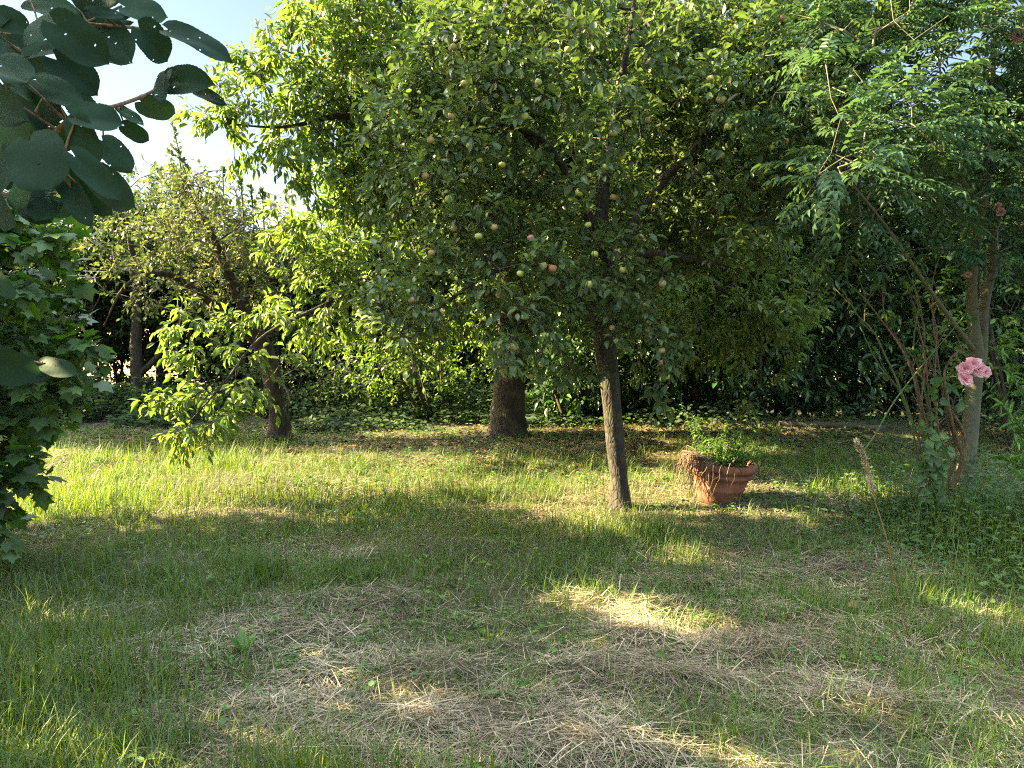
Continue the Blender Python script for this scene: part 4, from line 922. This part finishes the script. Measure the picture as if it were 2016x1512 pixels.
# ------------------------------------------------------------------ terracotta pot
def pot():
    c = pix(1412, 990, 5.9); c[2] = ground_h(c[0], c[1]) - .015
    t = thing('flower_pot', c, 'tilted round terracotta flower pot with a thick double rim, standing in the grass', 'flower pot')
    prof = [(0, 0), (.14, 0), (.155, .012), (.17, .06), (.188, .12), (.192, .125), (.193, .135), (.19, .142), (.21, .20), (.218, .222), (.236, .228), (.241, .24), (.239, .252), (.229, .258), (.231, .275), (.255, .282), (.264, .298), (.263, .325), (.25, .338), (.228, .338), (.22, .325), (.215, .28)]
    n = 72; V = []; Q = []
    for (r, z) in prof:
        for k in range(n):
            a = k / n * 6.2832; V.append((r * math.cos(a), r * math.sin(a), z))
    for i in range(len(prof) - 1):
        for k in range(n): Q.append((i * n + k, i * n + (k + 1) % n, (i + 1) * n + (k + 1) % n, (i + 1) * n + k))
    V = np.array(V); V += (fbm(V[:, 0] * 20 + V[:, 2] * 9, V[:, 1] * 20, 2, 2) - .5)[:, None] * .003
    rot = np.array(__import__('mathutils').Euler((R(3), R(5), 0)).to_matrix())
    tf = lambda P: P @ rot.T + c
    mb = MB(); mb.add(tf(V), None, Q); mb.build('pot_body', M['terra'], t)
    s = MB(); k = 24; P = [(0, 0, .30)] + [(.222 * math.cos(a), .222 * math.sin(a), .285) for a in np.arange(k) / k * 6.2832]
    s.add(tf(np.array(P)), [(0, 1 + i, 1 + (i + 1) % k) for i in range(k)]); s.build('soil', M['soil'], t)
    # dead roots hanging over the left of the rim: they rest in the pot
    rt = MB()
    for j in range(95):
        a = math.pi + rng.normal(0, .36) + .45; r0 = rng.uniform(.1, .24); rr = .265 + rng.uniform(.0, .05)
        if j > 90: a = -math.pi / 2 + rng.normal(-.2, .3)
        L = rng.uniform(.08, .3) if j < 91 else rng.uniform(.1, .25)
        p = [np.array([r0 * math.cos(a), r0 * math.sin(a), .33 + rng.uniform(0, .04)]), np.array([rr * math.cos(a), rr * math.sin(a), .355 + rng.uniform(-.005, .03)])]
        q = p[-1].copy()
        for _ in range(5): q = q + np.array([rng.normal(0, .012) + .006 * math.cos(a), rng.normal(0, .012) + .004 * math.sin(a), -L / 5]); p.append(q)
        S = smooth_path(tf(np.array(p)), 12); tube(rt, S, np.linspace(.0026, .0012, 12) * rng.uniform(.6, 1.6), 4, r=rng.random())
    o = rt.build('dead_roots', M['root']); tag(o, 'matted dead brown roots hanging over the left rim of the terracotta pot', 'roots')
    # weeds growing in the pot
    pt = thing('pot_weed', tf(np.array([[0, 0, .29]]))[0], 'bushy green weeds sprouting from the terracotta pot', 'plant')
    st = MB(); lf = MB()
    for j in range(62):
        a = rng.uniform(0, 6.28); r0 = rng.uniform(0, .2) ; h = rng.uniform(.05, .17) if j > 14 else rng.uniform(.22, .42)
        b0 = np.array([r0 * math.cos(a), r0 * math.sin(a), .29]); e = b0 + np.array([math.cos(a) * h * .6 + .05, math.sin(a) * h * .4, h])
        S = smooth_path(tf(np.array([b0, (b0 + e) / 2 + np.array([0, 0, .03]), e])), 12); tube(st, S, np.linspace(.002, .001, 12), 4)
        q = np.repeat(S[2:], 3, 0); n = len(q)
        leaves(lf, q, nrm(rnd_dirs(n) + np.array([0, 0, .4])), np.array([0, 0, 1.]) + rnd_dirs(n) * .4, rng.uniform(.02, .05, n) * (1.2 if j < 22 else .9), rng.uniform(.008, .016, n), 'lance', rng.random(n))
    st.build('stems', M['cane_green'], pt); lf.build('leaves', M['weed'], pt)
pot()

# ------------------------------------------------------------------ ribbons: grass and straw
def ribbon(mb, P, d, up, L, wd, bend, r, seg=3, tipw=.08):
    """curved blades from P; d horizontal lean dir, up in 0..1 start uprightness, bend = droop"""
    n = len(P); us = np.linspace(0, 1, seg + 1)
    side = np.stack([-d[:, 1], d[:, 0], np.zeros(n)], 1); z = np.array([0, 0, 1.])
    V = np.empty((n, (seg + 1) * 2, 3)); A = np.empty((n, (seg + 1) * 2, 3))
    for k, u in enumerate(us):
        hz = (1 - up) * u + bend * u * u; vt = up * u - bend * .75 * u * u * u
        C = P + d * (L * hz)[:, None] + z * (L * vt)[:, None]
        w_ = wd * (1 - (1 - tipw) * u ** 1.6)
        V[:, 2 * k] = C - side * w_[:, None]; V[:, 2 * k + 1] = C + side * w_[:, None]
        A[:, 2 * k] = np.stack([np.full(n, u), -np.ones(n) * .4, r], 1); A[:, 2 * k + 1] = np.stack([np.full(n, u), np.ones(n) * .4, r], 1)
    f = np.array([(2 * k, 2 * k + 1, 2 * k + 3, 2 * k + 2) for k in range(seg)])
    mb.add(V, None, f[None] + (np.arange(n) * (seg + 1) * 2)[:, None, None], A)
def scatter(n, y0, y1, pw=1.0, margin=.4):
    """points on the lawn inside the widened view wedge, denser close by"""
    u = rng.random(n); y = (y0 ** (2 - pw) + u * (y1 ** (2 - pw) - y0 ** (2 - pw))) ** (1 / (2 - pw)) if pw != 2 else y0 * (y1 / y0) ** u
    x = rng.uniform(-1, 1, n) * (y * .69 + margin); return x, y
def hdirs(n):
    a = rng.uniform(0, 6.2832, n); return np.stack([np.cos(a), np.sin(a), np.zeros(n)], 1)
def dryness(x, y):
    """0 green .. 1 hay: mown hay lies centre and right close by, patches farther off"""
    f = fbm(x * 1.1 + 3, y * 1.6, 33, 4)
    core = np.exp(-(((x - .35) / 1.9) ** 2 + ((y - 2.9) / .95) ** 2)) * .36
    heap = np.clip(hay_h(x, y) * 5, 0, .4)
    left = -.30 * np.exp(-(((x + 1.75) / .55) ** 2 + ((y - 2.7) / .7) ** 2)) - .25 * np.exp(-(((x + .55) / .35) ** 2 + ((y - 2.25) / .2) ** 2)) - .3 * np.exp(-(((x - 3.2) / .8) ** 2 + ((y - 4.4) / 1.) ** 2))
    return np.clip((f - .42) * 1.7 + core + heap + left + .06, 0, 1)
def lawn():
    g = MB(); s = MB()
    # short turf
    x, y = scatter(190000, 1.9, 9.6, 1.3); dr = dryness(x, y); k = rng.random(len(x)) < 1.1 - .6 * dr
    x, y, dr = x[k], y[k], dr[k]; n = len(x); P = np.stack([x, y, ground_h(x, y) + hay_h(x, y) * .8 - .004], 1)
    sc_ = .75 + .55 * np.clip((y - 3) / 5, 0, 1)
    ribbon(g, P, hdirs(n), rng.uniform(.45, .95, n), rng.uniform(.03, .085, n), rng.uniform(.0009, .0018, n) * sc_ * 1.2, rng.uniform(0, .5, n), np.clip(.22 + .35 * dr + rng.normal(0, .2, n), 0, 1), 2)
    # long green blades in tufts
    nt_ = 9500; tx, ty = scatter(nt_, 1.9, 9.0, 1.2)
    tuft = fbm(tx * 1.4, ty * 1.4, 55, 3); dr = dryness(tx, ty)
    p = np.clip((tuft - .42) * 4, .1, 1) * np.clip(1.15 - dr * 1.1, .22, 1); under = (ty > 7.6); p = np.where(under, p * .35, p)
    k = rng.random(nt_) < p; tx, ty, dr = tx[k], ty[k], dr[k]
    m = 13; n = len(tx) * m; cx = np.repeat(tx, m) + rng.normal(0, .035, n); cy = np.repeat(ty, m) + rng.normal(0, .035, n)
    hh = np.repeat(rng.uniform(.10, .26, len(tx)), m) * rng.uniform(.5, 1.2, n)
    P = np.stack([cx, cy, ground_h(cx, cy) - .004], 1)
    ribbon(g, P, hdirs(n), rng.uniform(.75, .99, n), hh, rng.uniform(.0014, .0028, n), rng.uniform(.05, .5, n), np.clip(np.repeat(rng.uniform(0, .55, len(tx)), m) + rng.normal(0, .12, n), 0, .95), 4)
    # lush clumps placed where the photograph has them
    CL = [(-1.75, 2.75, .55, .4, 1500, .30), (-1.9, 3.3, .5, .35, 700, .26), (-1.45, 2.35, .3, .25, 600, .26), (-.62, 2.25, .3, .12, 420, .36), (-.2, 2.2, .2, .1, 160, .34), (-1.5, 4.35, .13, .1, 260, .26), (-.25, 5.0, .9, .4, 900, .26), (.6, 5.1, .4, .3, 400, .27),
          (1.0, 5.0, .25, .25, 260, .25), (-3.2, 5.8, .9, .4, 1100, .3), (-1.6, 5.9, .8, .3, 700, .28), (-2.1, 4.9, .6, .3, 500, .22), (3.3, 4.3, .5, .5, 900, .32), (3.0, 3.4, .5, .4, 600, .26), (-3.4, 7.6, 1.2, .4, 800, .25), (-3.25, 8.7, .25, .15, 220, .35), (2.2, 2.6, .25, .5, 200, .42), (-2.6, 6.9, 1.2, .5, 800, .22), (-.6, 6.3, 1.2, .4, 800, .26), (3.1, 5.4, .5, .5, 700, .45), (3.2, 4.7, .45, .4, 800, .5), (2.9, 4.0, .3, .3, 300, .35), (-2.3, 3.1, .5, .6, 900, .28), (-1.2, 5.2, .9, .3, 700, .25),(.2, 4.2, .5, .3, 240, .2), (.05, 3.4, .25, .3, 90, .24), (.75, 3.0, .2, .3, 60, .22), (.45, 2.6, .3, .2, 60, .22), (1.0, 3.9, .4, .2, 140, .2)]
    for (a, b, rx, ry, n, h) in CL:
        cx = rng.normal(a, rx * .6, n); cy = rng.normal(b, ry * .6, n); P = np.stack([cx, cy, ground_h(cx, cy) - .004], 1)
        ribbon(g, P, hdirs(n), rng.uniform(.82, .99, n), h * rng.uniform(.35, 1.1, n), rng.uniform(.0016, .0032, n), rng.uniform(.02, .45, n), np.clip(rng.uniform(.1, .5) + rng.normal(0, .15, n), 0, .9), 5)
    # broad bent and trodden blades
    n = 3800; x, y = scatter(n, 1.9, 8.2, 1.3); k = rng.random(n) < 1.1 - .8 * dryness(x, y); x, y = x[k], y[k]; n = len(x)
    ribbon(g, np.stack([x, y, ground_h(x, y)], 1), hdirs(n), rng.uniform(.35, .95, n), rng.uniform(.08, .3, n), rng.uniform(.002, .0048, n), rng.uniform(.3, 1.3, n), rng.uniform(.1, 1, n) ** 1.3, 5)
    o = g.build('grass', M['grass']); tag(o, 'long green unmown grass growing in tufts across the garden', 'grass', kind='stuff')
    # hay: straw lying criss-cross, heaped
    x, y = scatter(270000, 1.9, 8.6, 1.3); dr = dryness(x, y)
    k = rng.random(len(x)) < np.clip(.08 + dr * .95, 0, 1); x, y, dr = x[k], y[k], dr[k]; n = len(x)
    z = ground_h(x, y) + hay_h(x, y) * .8 + rng.random(n) ** 1.6 * (.012 + .045 * dr)
    # locally combed directions
    th = fbm(x * 1.7, y * 1.7, 71, 2) * 9 + rng.normal(0, 1.3, n); d = np.stack([np.cos(th), np.sin(th), np.zeros(n)], 1)
    ribbon(s, np.stack([x, y, z], 1), d, rng.normal(.03, .09, n), np.where(rng.random(n) < .45, rng.uniform(.015, .06, n), rng.uniform(.05, .19, n)), np.where(rng.random(n) < .14, rng.uniform(.0014, .0028, n), rng.uniform(.0005, .0012, n)) * (.8 + .13 * y), rng.uniform(-.05, .12, n), np.clip(.42 + rng.normal(0, .27, n) + (fbm(x * 3, y * 3, 8, 2) - .5) * .9, 0, 1), 3, .6)
    # standing dry stems
    n = 9000; x, y = scatter(n, 1.9, 8, 1.2); P = np.stack([x, y, ground_h(x, y)], 1)
    ribbon(s, P, hdirs(n), rng.uniform(.3, .9, n), rng.uniform(.05, .16, n), rng.uniform(.0006, .0012, n), rng.uniform(.1, .6, n), rng.uniform(.4, 1, n), 3, .5)
    o = s.build('hay', M['straw']); tag(o, 'cut dry hay lying tangled and heaped on the lawn', 'hay', kind='stuff')
lawn()

def groundcover():
    # clover and small weeds
    g = MB(); n = 9000; x, y = scatter(n, 2.0, 9.6, .9)
    f = fbm(x * 1.2 + 9, y * 1.2, 91, 3); k = (rng.random(n) < np.clip((f - .4) * 4, .03, 1) * np.where(y > 5.5, 1, .35) + .5 * np.exp(-((x - 3.3) / .9) ** 2)); x, y = x[k], y[k]; n = len(x)
    for j in range(5):
        P = np.stack([x + rng.normal(0, .02, n), y + rng.normal(0, .02, n), ground_h(x, y) + rng.uniform(.01, .07, n)], 1)
        leaves(g, P, nrm(hdirs(n) + np.array([0, 0, .25])), np.array([0, 0, 1.]) + rnd_dirs(n) * .35, rng.uniform(.015, .04, n), rng.uniform(.012, .032, n), 'round' if j % 2 else 'ovate', rng.random(n))
    tag(g.build('clover', M['weed']), 'small leafy clover and ground weeds between the grass', 'ground cover', kind='stuff')
    # dense weedy growth at the right edge by the tree foot
    g = MB(); n = 7500
    x = rng.normal(3.3, .55, n); y = rng.normal(4.9, .6, n); P = np.stack([x, y, ground_h(x, y) + rng.random(n) ** 1.3 * .45 * np.exp(-((x - 3.5) / .8) ** 2)], 1)
    leaves(g, P, nrm(hdirs(n) + np.array([0, 0, .3])), np.array([0, 0, 1.]) + rnd_dirs(n) * .4, rng.uniform(.02, .05, n), rng.uniform(.016, .035, n), 'heart', rng.random(n))
    tag(g.build('weeds', M['weed']), 'dense low weeds around the foot of the grey forked tree', 'weeds', kind='stuff')
    # ivy on the bank below the hedge
    g = MB(); n = 4500; x = rng.uniform(1.6, 7.2, n); y = rng.normal(9.35, .42, n)
    k = fbm(x * 1.5, y * 2, 12, 3) > .42 + .12 * (y < 8.9); x, y = x[k], y[k]; n = len(x)
    P = np.stack([x, y, ground_h(x, y) + rng.random(n) ** 2 * .22], 1)
    leaves(g, P, nrm(hdirs(n) + np.array([0, -.3, -.1])), nrm(np.array([0, -.5, 1.]) + rnd_dirs(n) * .4), rng.uniform(.03, .07, n), rng.uniform(.03, .065, n), 'lobed', rng.random(n))
    tag(g.build('ivy', M['ivy']), 'ivy covering the low bank at the foot of the laurel hedge', 'ivy', kind='stuff')
    g = MB(); n = 26000; x = rng.uniform(-8.5, 3.2, n); y = rng.uniform(9.5, 12.2, n); k = fbm(x * 1.3, y * 1.3, 19, 3) > .36; x, y = x[k], y[k]; n = len(x)
    top = .12 + .5 * np.clip((y - 9.6) / 1.4, 0, 1) * fbm(x * 2, y * 2, 29, 2)
    P = np.stack([x, y, ground_h(x, y) + rng.random(n) * top], 1)
    leaves(g, P, nrm(hdirs(n) + np.array([0, -.3, .2])), nrm(np.array([0, -.3, 1.]) + rnd_dirs(n) * .5), rng.uniform(.05, .1, n), rng.uniform(.03, .06, n), 'ovate', rng.random(n) * .8)
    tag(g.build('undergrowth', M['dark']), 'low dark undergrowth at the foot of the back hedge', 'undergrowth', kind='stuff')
    # leaf litter under the trees
    g = MB(); n = 16000; x = rng.uniform(-5.5, 7, n); y = rng.normal(8.6, .8, n); k = (y > 7.0) & (y < 10.5) & (fbm(x * 1.1, y * 1.6, 17, 3) > .40); x, y = x[k], y[k]; n = len(x)
    P = np.stack([x, y, ground_h(x, y) + rng.uniform(.004, .02, n)], 1)
    leaves(g, P, nrm(hdirs(n) + rnd_dirs(n) * .2), np.array([0, 0, 1.]) + rnd_dirs(n) * .35, rng.uniform(.03, .075, n), rng.uniform(.02, .04, n), 'ovate', rng.random(n))
    tag(g.build('leaf_litter', M['litter']), 'fallen brown leaves lying under the back trees', 'leaf litter', kind='stuff')
groundcover()

# ------------------------------------------------------------------ small single things
def seed_stalk():
    base = pix(1790, 1262, 3.45); base[2] = ground_h(base[0], base[1])
    t = thing('seeding_grass_stalk', base, 'tall dry reddish grass stalk with a long beige seed head leaning left', 'grass stalk')
    S = smooth_path(np.array([(*base, .0026), pr(1770, 1180, 3.3, .0024), pr(1745, 1060, 3.1, .0022), pr(1722, 985, 3.0, .0018), pr(1700, 905, 2.95, .0014), pr(1685, 872, 2.9, .001)]), 40)
    mb = MB(); tube(mb, S[:, :3], S[:, 3], 6); mb.build('stem', M['stalk'], t)
    h = MB(); head = S[25:, :3]
    n = 520; i = rng.integers(0, len(head), n); u = i / len(head)
    lump = .5 + .7 * np.abs(np.sin(u * 11 + .6)) * (1 - .6 * u)
    P = head[i] + rnd_dirs(n) * (rng.random(n) * .014 * lump)[:, None] + np.array([.004, 0, 0])
    D = nrm((head[-1] - head[0])[None] * 3 + rnd_dirs(n) * .45)
    leaves(h, P, D, rnd_dirs(n), rng.uniform(.012, .022, n), rng.uniform(.003, .006, n), 'lance', rng.random(n)); h.build('seed_head', M['seed'], t)
seed_stalk()

def dock(name, x, y, s, label, n=7, up=.6, kind='ovate', mat='weed', ratio=.36):
    b = np.array([x, y, float(ground_h(x, y))]); t = thing(name, b, label, 'plant', 'broad-leaved weeds in the lawn')
    mb = MB(); a = np.linspace(0, 6.28, n, endpoint=False) + rng.uniform(0, 1); D = np.stack([np.cos(a), np.sin(a), np.full(n, up)], 1) + rnd_dirs(n) * .2
    P = np.repeat(b[None], n, 0) + nrm(D) * .015
    leaves(mb, P, D, nrm(np.array([0, 0, 1.]) + rnd_dirs(n) * .2), s * rng.uniform(.7, 1.1, n), s * ratio * rng.uniform(.8, 1.1, n), kind, rng.uniform(.3, 1, n)); mb.build('leaves', M[mat], t)
    st = MB()
    for k in range(n): tube(st, [b, P[k]], [.003, .002], 4)
    st.build('stems', M['cane_green'], t)
for (px, py, s, up, lab) in [(480, 1300, .10, 1.4, 'upright dock leaves in the left foreground grass'), (600, 1315, .07, .5, 'small round leaved weed just right of the upright dock'), (745, 1305, .08, .3, 'pale leaved weed on the centre foreground hay'), (1150, 1275, .09, .4, 'crinkled pale green weed beside the sunlit hay patches'),
                             (1250, 1305, .08, .7, 'green rosette weed at the middle of the hay'), (1445, 1300, .08, .6, 'bright weed right of the centre hay'), (1185, 1385, .09, .2, 'flat round leaved weed low in the foreground'), (1640, 1390, .12, .2, 'large pale leaved weed in the right foreground'), (1490, 1430, .06, .5, 'small weed in the foreground right of centre'), (1010, 1390, .08, .4, 'weed at the bottom centre of the lawn'), (1900, 1385, .09, .4, 'weed near the bottom right corner')]:
    D = CAM_H * FPX / (py - HOR) * 1.0; p = pix(px, py, D); dock('broadleaf_weed', p[0], p[1], s, lab, up=up, kind='round' if up < .5 else 'ovate', ratio=.7 if up < .5 else .4)
# hogweed-like leaf by the pot
p = pix(1565, 925, 6.9); dock('broadleaf_weed', p[0], p[1], .2, 'blue-green spreading weed to the right of the terracotta pot', n=9, up=.35, kind='lobed', ratio=.8)
mb = MB(); p = pix(1665, 1228, 3.7); p[2] = ground_h(p[0], p[1]) + .05
leaves(mb, p[None], np.array([[1, .2, .1]]), np.array([[0, -.5, 1.]]), .09, .05, 'ovate', np.array([.9])); tag(mb.build('dry_leaf', M['litter']), 'curled dry brown leaf lying on the right foreground grass', 'leaf')
# weathered board edging the bank behind the pot
p0 = np.array([3.15, 9.02, 0.]); p1 = np.array([4.35, 8.9, 0.]); mb = MB(); V = []
for k in range(13):
    u = k / 12; c = p0 * (1 - u) + p1 * u; c[2] = float(ground_h(c[0], c[1])) + .03 + .006 * math.sin(k * 1.7); e = rng.normal(0, .003)
    V += [c + np.array([0, -.014, -.06]), c + np.array([0, .014, -.06]), c + np.array([0, .014, .03 + e]), c + np.array([0, -.014, .028 + e])]
Q = [(k * 4 + j, k * 4 + (j + 1) % 4, k * 4 + 4 + (j + 1) % 4, k * 4 + 4 + j) for k in range(12) for j in range(4)] + [(3, 2, 1, 0), (48, 49, 50, 51)]
mb.add(np.array(V), None, Q); tag(mb.build('edging_board', M['stone'], smooth=False), 'low weathered board edging the bank behind the pot', 'garden edging')
